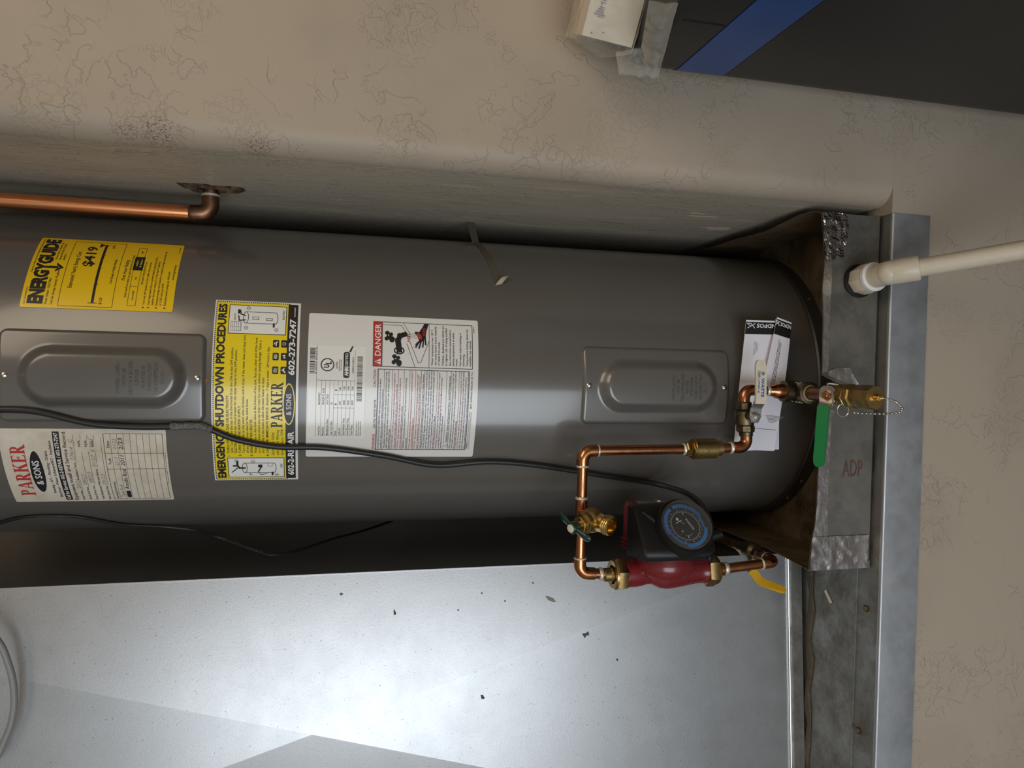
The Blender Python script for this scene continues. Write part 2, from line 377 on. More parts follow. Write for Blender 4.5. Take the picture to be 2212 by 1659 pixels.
class Print:
    """flat print in millimetres (u to the right, v down from the top edge) carried onto a surface by mapper(u, v, height)"""
    def __init__(s, mapper, cut=4.): s.map = mapper; s.cut = cut; s.shape = {}; s.txt = {}
    def _s(s, k, lay): return s.shape.setdefault((k, lay), ([], []))
    def poly(s, pts, k, lay=1):
        a = s._s(k, lay); o = len(a[0]); a[0].extend(pts); a[1].append(tuple(range(o, o+len(pts)))); return s
    def rect(s, u0, v0, u1, v1, k, lay=1, r=0.):
        if not r: return s.poly([(u0, v0), (u1, v0), (u1, v1), (u0, v1)], k, lay)
        p = []
        for cx, cy, a0 in ((u1-r, v0+r, -90), (u1-r, v1-r, 0), (u0+r, v1-r, 90), (u0+r, v0+r, 180)):
            for i in range(5): a = rad(a0+22.5*i); p.append((cx+r*math.cos(a), cy+r*math.sin(a)))
        return s.poly(p, k, lay)
    def line(s, pts, wd, k, lay=1):
        for (a, b) in zip(pts, pts[1:]):
            dx, dy = b[0]-a[0], b[1]-a[1]; l = math.hypot(dx, dy) or 1; nx, ny = -dy/l*wd/2, dx/l*wd/2; ex, ey = dx/l*wd/2, dy/l*wd/2
            s.poly([(a[0]+nx-ex, a[1]+ny-ey), (b[0]+nx+ex, b[1]+ny+ey), (b[0]-nx+ex, b[1]-ny+ey), (a[0]-nx-ex, a[1]-ny-ey)], k, lay)
        return s
    def frame(s, u0, v0, u1, v1, wd, k, lay=1): return s.line([(u0, v0), (u1, v0), (u1, v1), (u0, v1), (u0, v0)], wd, k, lay)
    def ell(s, cx, cy, rx, ry, k, lay=1, n=32): return s.poly([(cx+rx*math.cos(2*math.pi*i/n), cy+ry*math.sin(2*math.pi*i/n)) for i in range(n)], k, lay)
    def ring(s, cx, cy, r, wd, k, lay=1, n=24): return s.line([(cx+r*math.cos(2*math.pi*i/n), cy+r*math.sin(2*math.pi*i/n)) for i in range(n+1)], wd, k, lay)
    def text(s, t, u, v, h, k, width=None, bold=0., align='l', lay=2, shear=0., rot=0.):
        """baseline at v, cap height h; width squeezes or stretches the line to fit"""
        vs_, fs, wd = text_mesh(t, max(bold, .014 if h < 4 else .004))
        if not vs_: return s
        sy = h/CAP; sx = width/wd if width else sy
        x0 = u-(wd*sx if align == 'r' else wd*sx/2 if align == 'c' else 0)
        a = s.txt.setdefault((k, lay), ([], [])); o = len(a[0]); ca, sa = math.cos(rad(rot)), math.sin(rad(rot))
        for p in vs_:
            du, dv = p[0]*sx+shear*p[1]*sy+x0-u, -p[1]*sy
            a[0].append((u+du*ca-dv*sa, v+du*sa+dv*ca))
        a[1].extend(tuple(i+o for i in q) for q in fs); return s
    def serif(s, word, u, v, h, width, k, lay=2, rise=0.):
        polys, wd = serif_word(word); sx = width/wd
        for p in polys: s.poly([(u+a*sx, v-b*h-rise*a/wd) for a, b in p], k, lay)
        return s
    def barcode(s, u0, v0, u1, v1, k, lay=2, seed=1):
        rn = random.Random(seed); u = u0
        while u < u1:
            a = rn.choice((.5, .5, .9, 1.4)); s.rect(u, v0, min(u+a, u1), v1, k, lay); u += a+rn.choice((.5, .6, 1.0))
        return s
    def build(s, parent, names):
        keys = sorted(set(k for k, _ in list(s.shape)+list(s.txt)))
        for k in keys:
            mb = MB()
            for (kk, lay), (vs_, fs) in s.shape.items():
                if kk != k: continue
                bm = bmesh.new(); bv = [bm.verts.new((p[0], p[1], 0)) for p in vs_]
                for q in fs:
                    try: bm.faces.new([bv[i] for i in q])
                    except ValueError: pass
                us = [p[0] for p in vs_]; c = math.floor(min(us)/s.cut)*s.cut
                while c < max(us):
                    bmesh.ops.bisect_plane(bm, geom=bm.verts[:]+bm.edges[:]+bm.faces[:], plane_co=(c, 0, 0), plane_no=(1, 0, 0)); c += s.cut
                bm.verts.index_update()
                mb.add([s.map(v.co.x, v.co.y, .12*lay) for v in bm.verts], [tuple(v.index for v in f.verts) for f in bm.faces]); bm.free()
            for (kk, lay), (vs_, fs) in s.txt.items():
                if kk == k: mb.add([s.map(p[0], p[1], .12*lay) for p in vs_], fs)
            part(names.get(k, k+'_print'), mb, PM[k], parent, 0, None, 'stuff' if len(mb.f) > 1 else None, doubles=False)
PM = dict(black=ink_m, red=redink_m, white=whiteink_m, yellow=stk_lemon, grey=greyink_m, purple=purpleink_m, navy=blueink_m, plate=stk_white, blue=ltblue_m, base=stk_white)
NM = dict(black='black_print', red='red_print', white='white_print', yellow='yellow_panel', grey='pencil_writing', purple='purple_print', navy='navy_print', plate='rating_plate', blue='blue_print')

# ================================================================== THE SETTING
TX, TR = .009, .26                                    # tank axis and radius
WF = -.387                                            # plane of the garage wall's face
FLOOR = -.46
r_ = .034
prof = [(.305, .36)]+[(.305+r_-r_*math.cos(rad(a)), WF+r_-r_*math.sin(rad(a))) for a in range(0, 91, 9)]
mb = MB(); mb.prism([(.305, .36, 0), (.305, WF+r_, 0), (.36, WF+r_, 0), (.36, .36, 0)], (0, 0, 2.2))
niche_side = struct('wall_side', mb, side_m, 'textured side wall of the water heater niche', 'wall')
mb = MB(); pp = [(x, y, 0) for x, y in prof[1:]]
vs_ = [(x, y, z) for z in (-.0036, 2.2) for x, y, _ in pp+[(2.6, WF, 0)]]; n = len(pp)+1
mb.add(vs_, [(i, i+1, i+1+n, i+n) for i in range(n-1)])
mb.add([(2.6, WF, 0), (2.6, WF+.1, 0), (.37, WF+.1, 0), (.37, WF+.034, 0), (.345, WF+.02, 0)], [(0, 1, 2, 3, 4)])
struct('wall_right', mb, wall_m, 'beige trowel-textured garage wall with rounded corner into niche', 'wall', 60)
mb = MB(); mb.box((-3.2, WF, FLOOR), (2.6, WF+.12, -.0035))
struct('wall_front', mb, wall_m, 'beige trowel-textured wall below the metal flashing', 'wall')
mb = MB(); mb.box((-1.1, .36, -.05), (.305, .42, 2.2)); struct('wall_niche_back', mb, side_m, 'dark back wall of the niche behind the tank', 'wall')
mb = MB(); mb.box((-3.2, WF, 0), (-1.1, WF+.12, 2.2)); mb.box((-1.2, WF+.12, 0), (-1.1, .36, 2.2)); struct('wall_left', mb, wall_m, 'beige wall left of the niche', 'wall')
mb = MB(); mb.box((-3.3, -9, FLOOR-.1), (2.7, WF, FLOOR)); struct('floor', mb, conc_m, 'grey concrete garage floor', 'floor')
mb = MB(); mb.box((-3.3, -3.4, 2.2), (2.7, .42, 2.3)); struct('ceiling', mb, shell_m, 'plain garage ceiling', 'ceiling')
mb = MB(); mb.box((2.6, -3.4, FLOOR), (2.7, WF, 2.2)); struct('wall_far_right', mb, shell_m, 'plain side wall of the garage', 'wall')
mb = MB(); mb.box((-3.3, -3.4, FLOOR), (-3.2, WF, 2.2)); struct('wall_far_left', mb, shell_m, 'plain far side wall of the garage', 'wall')
mb = MB(); mb.box((-3.3, -3.4, 1.61), (2.7, -3.3, 2.2)); mb.box((-3.3, -3.4, FLOOR), (-2.01, -3.3, 1.61)); mb.box((-.29, -3.4, FLOOR), (2.7, -3.3, 1.61))
struct('wall_back', mb, shell_m, 'garage wall around the open garage door', 'wall')
# platform of folded sheet metal
mb = MB(); zt = -.003
pf = [(-.3845, zt)]+[(WF-.003+.003-.003*math.sin(rad(a)), zt-.003+.003*math.cos(rad(a))) for a in range(0, 91, 15)]+[(WF-.003, -.0725), (WF-.0005, -.0725), (WF-.0005, -.0052), (-.3845, zt-.002)]
L_ = []
mb.prism([(-1.1, y, z) for y, z in pf], (1.391, 0, 0))
tr = struct('trim_1', mb, flash_m, 'bent galvanised flashing along the front of the platform', 'flashing', 40)
mb = MB(); mb.box((-1.1, -.3845, -.0052), (.291, -.32, zt)); struct('trim_3', mb, plat_m, 'dirty metal ledge strip between the drain pan and the flashing bend', 'ledge')
mb = MB()
mb.box((-1.1, -.338, -.003), (.303, .36, -.0008)); tr2 = struct('trim_2', mb, plat_m, 'dirty galvanised platform sheet under the drain pan', 'platform')
for (x, y) in ((-.345, -.36), (-.55, -.352), (-.71, -.30)):
    mb = MB(); mb.hex((x, y, -.003), (0, 0, 1), .0055, .004); part('screw_head', mb, bronze_m, tr2, 30)
mb = MB(); pth = [(-.30-.03*i, -.222+.004*math.sin(i*1.7)-.0004*i, .0005) for i in range(16)]
mb.tube(pth, [.0075+.0025*math.sin(i*2.3) for i in range(16)], 8, flat=.45); part('caulk_seam', mb, caulk_m, tr2)
# ragged hole where the discharge pipe enters the side wall
mb = MB(); hc = V((.3045, -.152, 1.040)); ringo = []; ringi = []
n = 26
for i in range(n):
    a = 2*math.pi*i/n; q = 1+.22*math.sin(3*a+1)+.16*random.uniform(-1, 1)
    ringi.append(hc+V((0, math.cos(a)*.013*q, math.sin(a)*.026*q))); ringo.append(hc+V((.0003, math.cos(a)*.024*q, math.sin(a)*.046*q)))
mb.add([hc+V((-.0005, 0, 0))]+[p+V((-.0006, 0, 0)) for p in ringi], [(0, 1+i, 1+(i+1) % n) for i in range(n)])
part('pipe_hole', mb, hole_m, niche_side, 0, 'dark ragged hole around the copper pipe')
mb = MB(); mid = [(a+b)/2+V((-.004-.003*random.random(), 0, 0)) for a, b in zip(ringi, ringo)]
mb.add([p+V((-.001, 0, 0)) for p in ringi]+mid+ringo, [(i, (i+1) % n, (i+1) % n+n, i+n) for i in range(n)]+[(i+n, (i+1) % n+n, (i+1) % n+2*n, i+2*n) for i in range(n)])
part('broken_plaster', mb, crumb_m, niche_side, 60)
def blob(c, ex, ey, n=14, jag=.3, seed=0):
    rn = random.Random(seed); c = V(c); ex = V(ex); ey = V(ey)
    return [c+(ex*math.cos(2*math.pi*i/n)+ey*math.sin(2*math.pi*i/n))*(1+jag*rn.uniform(-1, 1)) for i in range(n)]
for i, (c, a, b) in enumerate((((.3044, -.215, .232), (0, .006, 0), (0, .002, .034)), ((.3044, -.235, .25), (0, .006, .0), (0, 0, .018)), ((.3044, -.13, .155), (0, .014, 0), (0, .004, .03)))):
    mb = MB(); p = blob(c, a, b, 16, .35, i); mb.add(p, [tuple(range(16))]); part('paint_scuff', mb, wear_m, niche_side, 0)

# ================================================================== WATER HEATER
wh = thing('water_heater', 'tall grey cylindrical electric water heater standing in the metal drain pan', 'water heater', (TX, 0, 0))
mb = MB(); mb.lathe([(.2597, .0265), (TR, .03), (TR, 1.49), (.255, 1.505), (.22, 1.52), (.02, 1.53)], (TX, 0, 0), (0, 0, 1), 160); part('jacket', mb, tank_m, wh, 30)
mb = MB(); mb.lathe([(.258, 0), (.2645, .001), (.2645, .0245), (.262, .0275), (.2595, .0275)], (TX, 0, 0), (0, 0, 1), 160, False); mb.lathe([(.258, .001), (.001, .001)], (TX, 0, 0), (0, 0, 1), 64, False)
part('bottom_ring', mb, ring_m, wh, 30)
for a in (12, 19, 38, -8, -40, -52):
    mb = MB(); p = V((TX+.2645*math.sin(rad(a)), -.2645*math.cos(rad(a)), .012)); mb.lathe([(.003, 0), (.003, .0012), (.0015, .002)], p, (math.sin(rad(a)), -math.cos(rad(a)), 0), 10); part('ring_rivet', mb, steel_m, wh)
def cyl_map(u0deg, ztop, rot=0., base=0.):
    """u, v in mm from the top left corner of a sticker on the tank; h in mm above the jacket"""
    c, s_ = math.cos(rad(rot)), math.sin(rad(rot))
    def f(u, v, h):
        uu, vv = u*c-v*s_, u*s_+v*c
        a = rad(u0deg)+uu/1000/TR; R = TR+.0005+base+h/1000
        return (TX+R*math.sin(a), -R*math.cos(a), ztop-vv/1000)
    return f
def sticker(name, label, m, u0, ztop, W, H, r=2.5, rot=0.):
    mp_ = cyl_map(u0, ztop, rot); bm = bmesh.new(); P = Print(mp_); P.rect(0, 0, W, H, 'base', 0, r)
    vs2, fs2 = P.shape[('base', 0)]
    bv = [bm.verts.new((p[0], p[1], 0)) for p in vs2]; bm.faces.new(bv); c = 4.
    while c < W: bmesh.ops.bisect_plane(bm, geom=bm.verts[:]+bm.edges[:]+bm.faces[:], plane_co=(c, 0, 0), plane_no=(1, 0, 0)); c += 4
    bm.verts.index_update(); mb = MB(); mb.add([mp_(v.co.x, v.co.y, 0) for v in bm.verts], [tuple(v.index for v in f.verts) for f in bm.faces]); bm.free()
    return part(name, mb, m, wh, 60, label), Print(mp_)

# ---- access covers
def cover(zc, uc):
    HW, HH, N1, N2 = .0635, .1305, 72, 140; mb = MB()
    def sm(t): t = max(0, min(1, t)); return t*t*(3-2*t)
    def hgt(x, z):
        qx, qz = abs(x)-(HW-.011), abs(z)-(HH-.011)
        d = math.hypot(max(qx, 0), max(qz, 0))+min(max(qx, qz), 0)-.011          # rounded-rectangle distance, <0 inside
        h = .0045*sm((-d)/.0045)
        rw, hl = .0435, .107-.0435
        dr = math.hypot(x, max(abs(z+.001)-hl, 0))-rw
        return h+.0125*sm((-dr)/.0185), d
    vs_ = []; fs = []
    for j in range(N2+1):
        for i in range(N1+1):
            s_ = -1+2*i/N1; t = -1+2*j/N2
            x, z = s_*HW, t*HH
            rc = .012; qx, qz = abs(x)-(HW-rc), abs(z)-(HH-rc)                    # pull the corner verts onto the rounded outline
            if qx > 0 and qz > 0:
                k = max(qx, qz)/math.hypot(qx, qz); x = math.copysign(HW-rc+qx*k, x); z = math.copysign(HH-rc+qz*k, z)
            h, d = hgt(x, z); a = rad(uc)+x/TR; R = TR+.0002+h
            vs_.append((TX+R*math.sin(a), -R*math.cos(a), zc+z))
    for j in range(N2):
        for i in range(N1): a = j*(N1+1)+i; fs.append((a, a+1, a+N1+2, a+N1+1))
    mb.add(vs_, fs); c = part('access_cover', mb, tank_m, wh, 60)
    for dz in (.12, -.12):
        a = rad(uc); nrm = V((math.sin(a), -math.cos(a), 0)); p = V((TX, 0, zc+dz))+nrm*(TR+.0042); mb = MB()
        mb.lathe([(.0046, 0), (.0044, .0012), (.003, .0024), (.0006, .0028)], p, nrm, 16); o = part('screw', mb, steel_m, c)
    mp_ = cyl_map(uc, zc, 0, .0169); mb = MB()
    for i, t in enumerate(('POWER SUPPLY', 'MUST BE', 'DISCONNECTED', 'BEFORE', 'ADJUSTING', 'THERMOSTAT', 'OR RESETTING', 'E.C.O.')):
        vt, ft, wd = text_mesh(t, 0, .12); s_ = 4.3/CAP; wmm = wd*s_*.92
        if wmm > 46: s2 = s_*46/wmm
        else: s2 = s_
        mb.add([mp_(p[0]*s2*.92-wd*s2*.46, 23+i*8.0-p[1]*s_, .0+max(p[2], 0)*8) for p in vt], ft)
    part('embossed_warning', mb, tank_m, c, 50, 'raised warning lettering')
    return c
cover(1.1537, .4); cover(.3293, .1)

# ---- yellow energy label
st, P = sticker('energy_label', 'yellow energy guide sticker with black print', stk_yellow, 21.3, 1.2645, 134, 193, 2.5)
B = 'black'
P.text('U.S. Government', 5, 5.5, 2, B, 27); P.text('Federal law prohibits removal of this label before consumer purchase.', 58, 5.5, 2, B, 72)
P.text('ENERG', 6, 25.5, 16.5, B, 56, .06); P.text('Y', 61, 25.5, 16.5, B, 15, .06); P.text('GUIDE', 74, 25.5, 16.5, B, 56, .06)
P.rect(66.5, 24, 71, 36, B).poly([(60, 33), (64, 33), (68.7, 37.5), (73.5, 33), (77.5, 33), (68.7, 43)], B)
P.text('Water Heater - ELECTRIC', 5, 32, 2.8, B, 44); P.text('Tank Size (Storage Capacity): 45 gallons', 5, 39, 2.8, B, 58)
P.text('Rheem Sales Company, Inc.', 84, 31, 2.5, B, 40); P.text('Model PROE50 T2 RU95', 84, 36, 2.5, B, 36); P.text('M09423', 84, 41, 2.5, B, 12)
P.frame(4, 46, 128, 114, .7, B); P.text('Estimated Yearly Energy Cost', 33, 59, 5, B, 70, .012)
P.text('$419', 73, 78, 12.5, B, 44, .03)
P.rect(10, 86.5, 123, 90, B); P.rect(9.4, 82.5, 10.4, 94, B).rect(122.6, 82.5, 123.6, 94, B)
for u in (41, 70, 97): P.rect(u, 90, u+.6, 92.5, B)
P.poly([(115.5, 79.5), (126.5, 79.5), (121.5, 86.4)], B); P.text('$120', 8, 100, 3.6, B, 11); P.text('$423', 115, 99.5, 3, B, 9)
P.text('Cost Range of Similar Models', 43, 108.5, 3.2, B, 47)
P.text('First Hour Rating', 50, 124.5, 4.6, B, 40, .012); P.text('(How much hot water you get in the first hour of use)', 21, 130, 2.9, B, 80)
P.frame(8, 133, 120, 143.5, .6, B)
for u in (40, 70, 98): P.rect(u-.3, 133, u+.3, 143.5, B)
P.rect(70, 131.5, 98, 145, B); P.text('very small', 24, 139.5, 2.5, B, 15, 0, 'c'); P.text('low', 55, 139.5, 2.5, B, None, 0, 'c'); P.text('medium', 84, 137, 2.6, 'yellow', 12, .015, 'c', 3); P.text('43 Gallons', 84, 142.3, 2.6, 'yellow', 17, .015, 'c', 3); P.text('high', 109, 139.5, 2.5, B, None, 0, 'c')
P.text('Estimated Yearly Electricity Use', 44, 148.8, 2.5, B, 44)
for v, t, wd, bl in ((155, 'Your cost will depend on your utility rates and use.', 78, 1), (161.5, 'Cost range based only on models fueled by electricity with a', 90, 1), (166.5, 'medium first hour rating (51 to less than 75 gallons)', 80, 0), (172, 'Estimated energy cost is based on a national average electricity cost', 104, 1), (177, 'of 12.00 cents per kWh.', 38, 0), (183, 'Estimated yearly energy use: 3493 kWh', 60, 1)):
    P.text(t, 10, v, 2.7, B, wd)
    if bl: P.ell(6, v-1.3, 1.2, 1.2, B)
P.text('www.ftc.gov/energy', 54, 189, 2.9, B, 30); P.text('Part No. 46498', 112, 189.5, 1.8, B, 14)
P.build(st, NM)

# ---- emergency shutdown label
st, P = sticker('shutdown_label', 'yellow and white emergency shutdown sticker with dashed border', stk_white, -35.5, 1.0165, 281, 119, .5, .3)
P.rect(3.2, 3.2, 277.8, 102.5, 'yellow', 1)
for i in range(92):
    P.rect(3+i*3, 1.6, 4.7+i*3, 3.2, B, 2)
for i in range(34): P.rect(1.6, 3+i*3, 3.2, 4.7+i*3, B, 2); P.rect(277.8, 3+i*3, 279.4, 4.7+i*3, B, 2)
P.rect(3.2, 101.5, 277.8, 115.5, B, 2)
P.text('EMERGENCY SHUTDOWN PROCEDURES', 5, 16, 10.4, B, 270, .045)
for u0, u1 in ((6, 42.5), (228.5, 274)): P.rect(u0, 19.5, u1, 99.5, B, 2).rect(u0+1, 20.5, u1-1, 98.5, 'white', 3)
for v, t, wd, bo in ((23, '1. TURN OFF THE GAS OR ELECTRICITY.', 95, .02), (28.2, 'GAS: Turn dial on the top of the thermostat from the ON to the OFF position.', 158, 0), (33.4, 'ELECTRIC: Switch the circuit breaker for the water heater to the OFF position.', 155, 0), (39, '2. TURN OFF THE WATER SUPPLY.', 80, .02),
                     (44.2, 'Turn the handle on the water valve clockwise until it stops. If the water does not stop turn', 176, 0), (49.6, 'off the water main valve for the entire house.', 84, 0), (55.2, '3. DRAIN WATER HEATER.', 60, .02), (60.6, 'Attach a hose to the drain valve at the bottom of the tank. Run the other end of the hose', 173, 0),
                     (66, 'to a lower place where you can drain rusty hot water without causing damage. Open a', 169, 0), (71.3, 'hot water tap in the house to allow the water heater to drain.', 116, 0)):
    P.text(t, 45 if bo else 50.5, v, 3.3, B, wd, bo)
P.text('4. CALL FOR IMMEDIATE SERVICE:', 45, 77.5, 3.3, B, 78, .02); P.text('Anytime - 7 days a week - 24 hours a day.', 125, 77.5, 3.3, B, 86)
for v, t, wd in ((85.5, 'Serving the Valley', 38), (92, 'with Award Winning', 42), (98.5, 'Service Since 1974!', 43)): P.text(t, 46, v, 4, B, wd, 0, shear=.28)
P.serif('PARKER', 92, 97, 16, 68, B, 3)
P.ell(127, 106, 31, 8.6, 'yellow', 3, 40).ell(127, 106, 29, 7.2, B, 4, 40); P.text('& SONS', 127, 109.3, 7, 'white', 32, .01, 'c', 5)
for i, u in enumerate((171, 191, 210)):
    for j, v in enumerate((82, 93.5)):
        P.rect(u, v, u+11, v+8.6, B, 2, 1.6)
        c, d = u+5.5, v+4.3; k = i*2+j
        if k == 0: [P.line([(c-3, d-2+1.4*q), (c-1, d-2.6+1.4*q), (c+1, d-1.6+1.4*q), (c+3, d-2+1.4*q)], .5, 'white', 3) for q in range(4)]
        elif k == 1: P.line([(c-2.5, d+1.6), (c+.4, d-.6)], 1.8, 'white', 3).line([(c+.4, d-2), (c+2.6, d+.6)], 1.4, 'white', 3)
        elif k == 2: [P.line([(c-3, d-1.8+1.7*q), (c-1.4, d-2.4+1.7*q), (c, d-1.6+1.7*q), (c+3, d-2+1.7*q)], .8, 'white', 3) for q in range(3)]
        elif k == 3: P.ell(c-1.5, d+.8, 1, 1.5, 'white', 3, 12).ell(c+1.5, d+.2, 1.2, 2, 'white', 3, 12)
        elif k == 4: P.line([(c-3, d+.3), (c+2.4, d+.3), (c+2.4, d+2)], 1.4, 'white', 3).line([(c-1, d-2.3), (c+1.4, d-2.3)], .8, 'white', 3).rect(c-.3, d-2, c+.6, d, 'white', 3)
        else: P.frame(c-1.6, d-2, c+1.6, d+2, .6, 'white', 3)
P.text('602-2-REPAIR', 10, 112.8, 8, 'white', 76, .03, lay=4); P.text('602-273-7247', 170, 112.8, 8, 'white', 84, .03, lay=4); P.text('ROC102634', 258, 112, 2, 'white', 15, lay=4)
# the two little water heater drawings
def heater(u, gas):
    P.line([(u-9, 44), (u-9, 84)], .7, B, 5).line([(u+9, 44), (u+9, 84)], .7, B, 5)
    for v, full in ((43, 1), (84, 0)):
        n = 24; P.line([(u+9*math.cos(math.pi*2*i/n), v+3.4*math.sin(math.pi*2*i/n)) for i in (range(n+1) if full else range(13))], .8, B, 5)
    if gas:
        P.line([(u, 43), (u, 36), (u+4, 33), (u+4, 28)], 2.8, B, 5).line([(u-8, 25), (u, 33)], 1.4, B, 5)
        P.line([(u-9, 62), (u-13, 66), (u-11, 74)], 1, B, 5).line([(u-10, 50), (u-13, 50), (u-13, 53)], .8, B, 5)
        P.rect(u+1, 62, u+6, 68, B, 5).line([(u+1, 66), (u-7, 62)], 1.8, B, 5).frame(u+3, 76, u+9, 82, .5, B, 5).text('GAS', u+4, 96.5, 3, B, 7, .01, 'c', 5)
        q = ((u+12, 55), (u+13, 32), (u-13, 88))
    else:
        P.rect(u-3, 52, u+1.5, 61, B, 5).rect(u-2.3, 52.8, u+.8, 60.2, 'white', 6).rect(u-4, 71, u, 80, B, 5).rect(u-3.2, 71.8, u-.8, 79.2, 'white', 6)
        P.line([(u-4, 42), (u-5, 34), (u+2, 33)], 1.6, B, 5).line([(u+3, 42), (u+5, 36), (u+11, 35)], 1.6, B, 5)
        P.frame(u-21, 23, u-7, 37, .4, B, 5)
        for j in range(5): P.line([(u-21, 25.6+j*2.6), (u-7, 25.6+j*2.6)], .3, B, 5)
        P.line([(u-15, 23), (u-15, 37)], .3, B, 5); P.text('CIRCUIT', u-5, 29, 2, B, 11, .01, 'l', 5).text('ELECTRIC', u+6, 96.5, 2.6, B, 15, .01, 'c', 5)
        q = ((u-16, 44), (u+15, 46), (u-18, 86))
    P.line([(u-9, 82), (u-13, 82)], 2.6, B, 5).line([(u+7, 33), (u+11, 33)], 3, B, 5)
    for (a, b), t in zip(q, '123'): P.ring(a, b, 2.5, .5, B, 5, 14).text(t, a, b+1.2, 2.5, B, None, 0, 'c', 5)
heater(24, True); heater(254, False)
P.build(st, NM)

# ---- rating and warning label
st, P = sticker('rating_label', 'large white rating sticker with red danger panel', stk_white, -26, .886, 222, 255, 3, .6)
PM['rate'] = mat('rating_plate_white', (.76, .74, .70), .2, coat=.5); NM['rate'] = 'rating_plate'
PM['grid'] = ink_m; NM['grid'] = 'table_rules'
P.frame(31.7, 1.2, 172.3, 84.3, .5, 'white', 1).rect(32, 1.5, 172, 84, 'rate', 1, 3)
P.barcode(129, 3.2, 168, 10.5, B, 2, 3); P.text('0 20352 65269 5', 129, 13.2, 2.2, B, 39)
rows = (('Serial No.', 'M442009423', ''), ('Model No.', 'PROE50 T2 RU95', ''), ('Manufacture Date.', '26OCT2020', ''), ('Cap. U.S. Gals.', '50', ''), ('Phase', '1', '1'), ('Volts AC', '240', '208'), ('Upper Element Watts', '4500', '3380'), ('Lower Element Watts', '4500', '3380'), ('Total Watts', '4500', '3380'))
for i, (a, b, c) in enumerate(rows):
    v = 19.4+i*5.95; P.text(a, 36, v, 2.9, B, min(28, 1.55*len(a))); P.text(b, 84, v, 2.9, B, 1.75*len(b))
    if c: P.text(c, 105, v, 2.9, B, 1.75*len(c))
    P.rect(34, v+1.3, 120, v+1.7, 'grid', 2)
P.rect(34, 13.2, 172, 13.6, 'grid', 2).rect(119.8, 13.2, 120.3, 68.5, 'grid', 2).rect(79, 38.6, 79.4, 68.5, 'grid', 2).rect(99, 38.6, 99.4, 68.5, 'grid', 2).rect(120, 68.2, 166, 68.5, 'grid', 2)
P.ring(143, 28.5, 9, 1.5, B, 2, 30); P.text('U', 138.6, 31, 7.5, B, 5, .04, 'l').text('L', 144, 34, 7.5, B, 4, .04, 'l'); P.text('LISTED', 143, 43.5, 2.8, B, 10, .02, 'c'); P.text('HOUSEHOLD STORAGE', 143, 46.6, 1.6, B, 17, 0, 'c'); P.text('TANK WATER HEATER', 143, 49.2, 1.6, B, 16, 0, 'c')
P.rect(124, 51.5, 163, 60.5, B, 2, 3); P.text('AHRI', 127, 58.6, 5, 'white', 14, .05, lay=3).text('CERTIFIED', 142, 58, 3.8, 'white', 19, .01, lay=3); P.poly([(163, 59), (172, 63.5), (172, 65.5), (163, 62)], B, 2)
P.text('ASSEMBLED IN MEXICO', 131, 66.5, 2.2, B, 25)
P.barcode(90, 71.5, 157, 79.5, B, 2, 8)
for v, t in ((73.5, 'Rheem Sales Company, Inc.'), (76.5, 'Water Heating Division'), (79.5, 'Montgomery, Alabama 36117 USA')): P.text(t, 36, v, 1.7, B, 23)
# danger panel
P.frame(143, 94.5, 212.5, 245.5, .9, B, 2).rect(143, 94.5, 212.5, 107.5, 'red', 2).rect(143, 107.2, 212.5, 107.9, B, 3)
P.poly([(145.5, 105.6), (155, 105.6), (150.2, 96.8)], 'white', 3); P.text('!', 150.2, 104.6, 5.5, 'red', None, .03, 'c', 5); P.text('DANGER', 159, 105.2, 8.2, 'white', 50, .015, lay=3)
P.rect(143, 178, 212.5, 178.7, B, 2)
P.line([(208, 108), (208, 136), (190, 147), (190, 150)], .6, B, 2).line([(212, 139), (194, 149.5)], .6, B, 2).line([(143.5, 157), (179, 144.5)], .7, B, 2).line([(150, 162), (182, 149)], .7, B, 2).line([(150, 162), (151, 166), (184, 178)], .7, B, 2)
for cu_, cv_ in ((154, 128), (190, 117)):                      # tap knobs
    P.ell(cu_-5, cv_+5, 5, 4.2, B, 2, 16).rect(cu_-5, cv_-3, cu_+5, cv_+4, B, 2, 1.5).ell(cu_+5, cv_-2, 3.2, 3.6, B, 2, 12).ell(cu_-4, cv_-3, 3.4, 3.2, B, 2, 12).ell(cu_+3, cv_+4, 3, 2.6, B, 2, 12).ell(cu_+1.5, cv_, 1.1, .8, 'white', 3, 10)
P.ell(168, 133, 6, 8, B, 2, 24).ell(168, 133, 4, 6, 'white', 3, 24).line([(169, 133), (183, 131)], 8.5, B, 4).line([(183, 131), (191, 134), (193.5, 141)], 7.5, B, 4)
for i in range(4): P.line([(190+i*2, 144), (187.5+i*2.4, 160)], .5, 'grey', 2)
P.text('HOT', 182, 149.5, 4.6, 'red', 13, .02, lay=5)
P.poly([(176, 156), (181, 159), (184, 163), (192, 160), (196, 156), (199, 157.5), (198, 163), (206, 168), (212, 171), (212, 177.5), (200, 174), (190, 173), (184, 168)], B, 4)
for a, b in (((185, 164), (174, 158)), ((187, 167), (173, 163)), ((189, 170), (175, 168.5)), ((191, 172), (179, 173))): P.line([a, b], 2.2, B, 4)
P.poly([(187, 163), (195, 158.5), (197, 162), (192, 167), (187, 167)], 'red', 5); P.text('BURN', 193, 172.5, 4, 'red', 12, .02, lay=6)
for v, t, wd in ((184.5, 'Water temperature over 125\u00b0 F', 56), (189.6, 'can cause severe burns instantly', 62), (194.7, 'or death from scalds.', 37), (201, 'Children, disabled and elderly are', 63), (206, 'at highest risk of being scalded.', 60), (212, 'See instruction manual before', 57), (217, 'setting temperature at water', 53), (221.8, 'heater.', 12), (228, 'Feel water before bathing or', 53), (233, 'showering.', 19), (238.6, 'Temperature limiting valves are', 59), (243.4, 'available, see manual.', 41)):
    P.text(t, 147, v, 3, B, wd, .006)
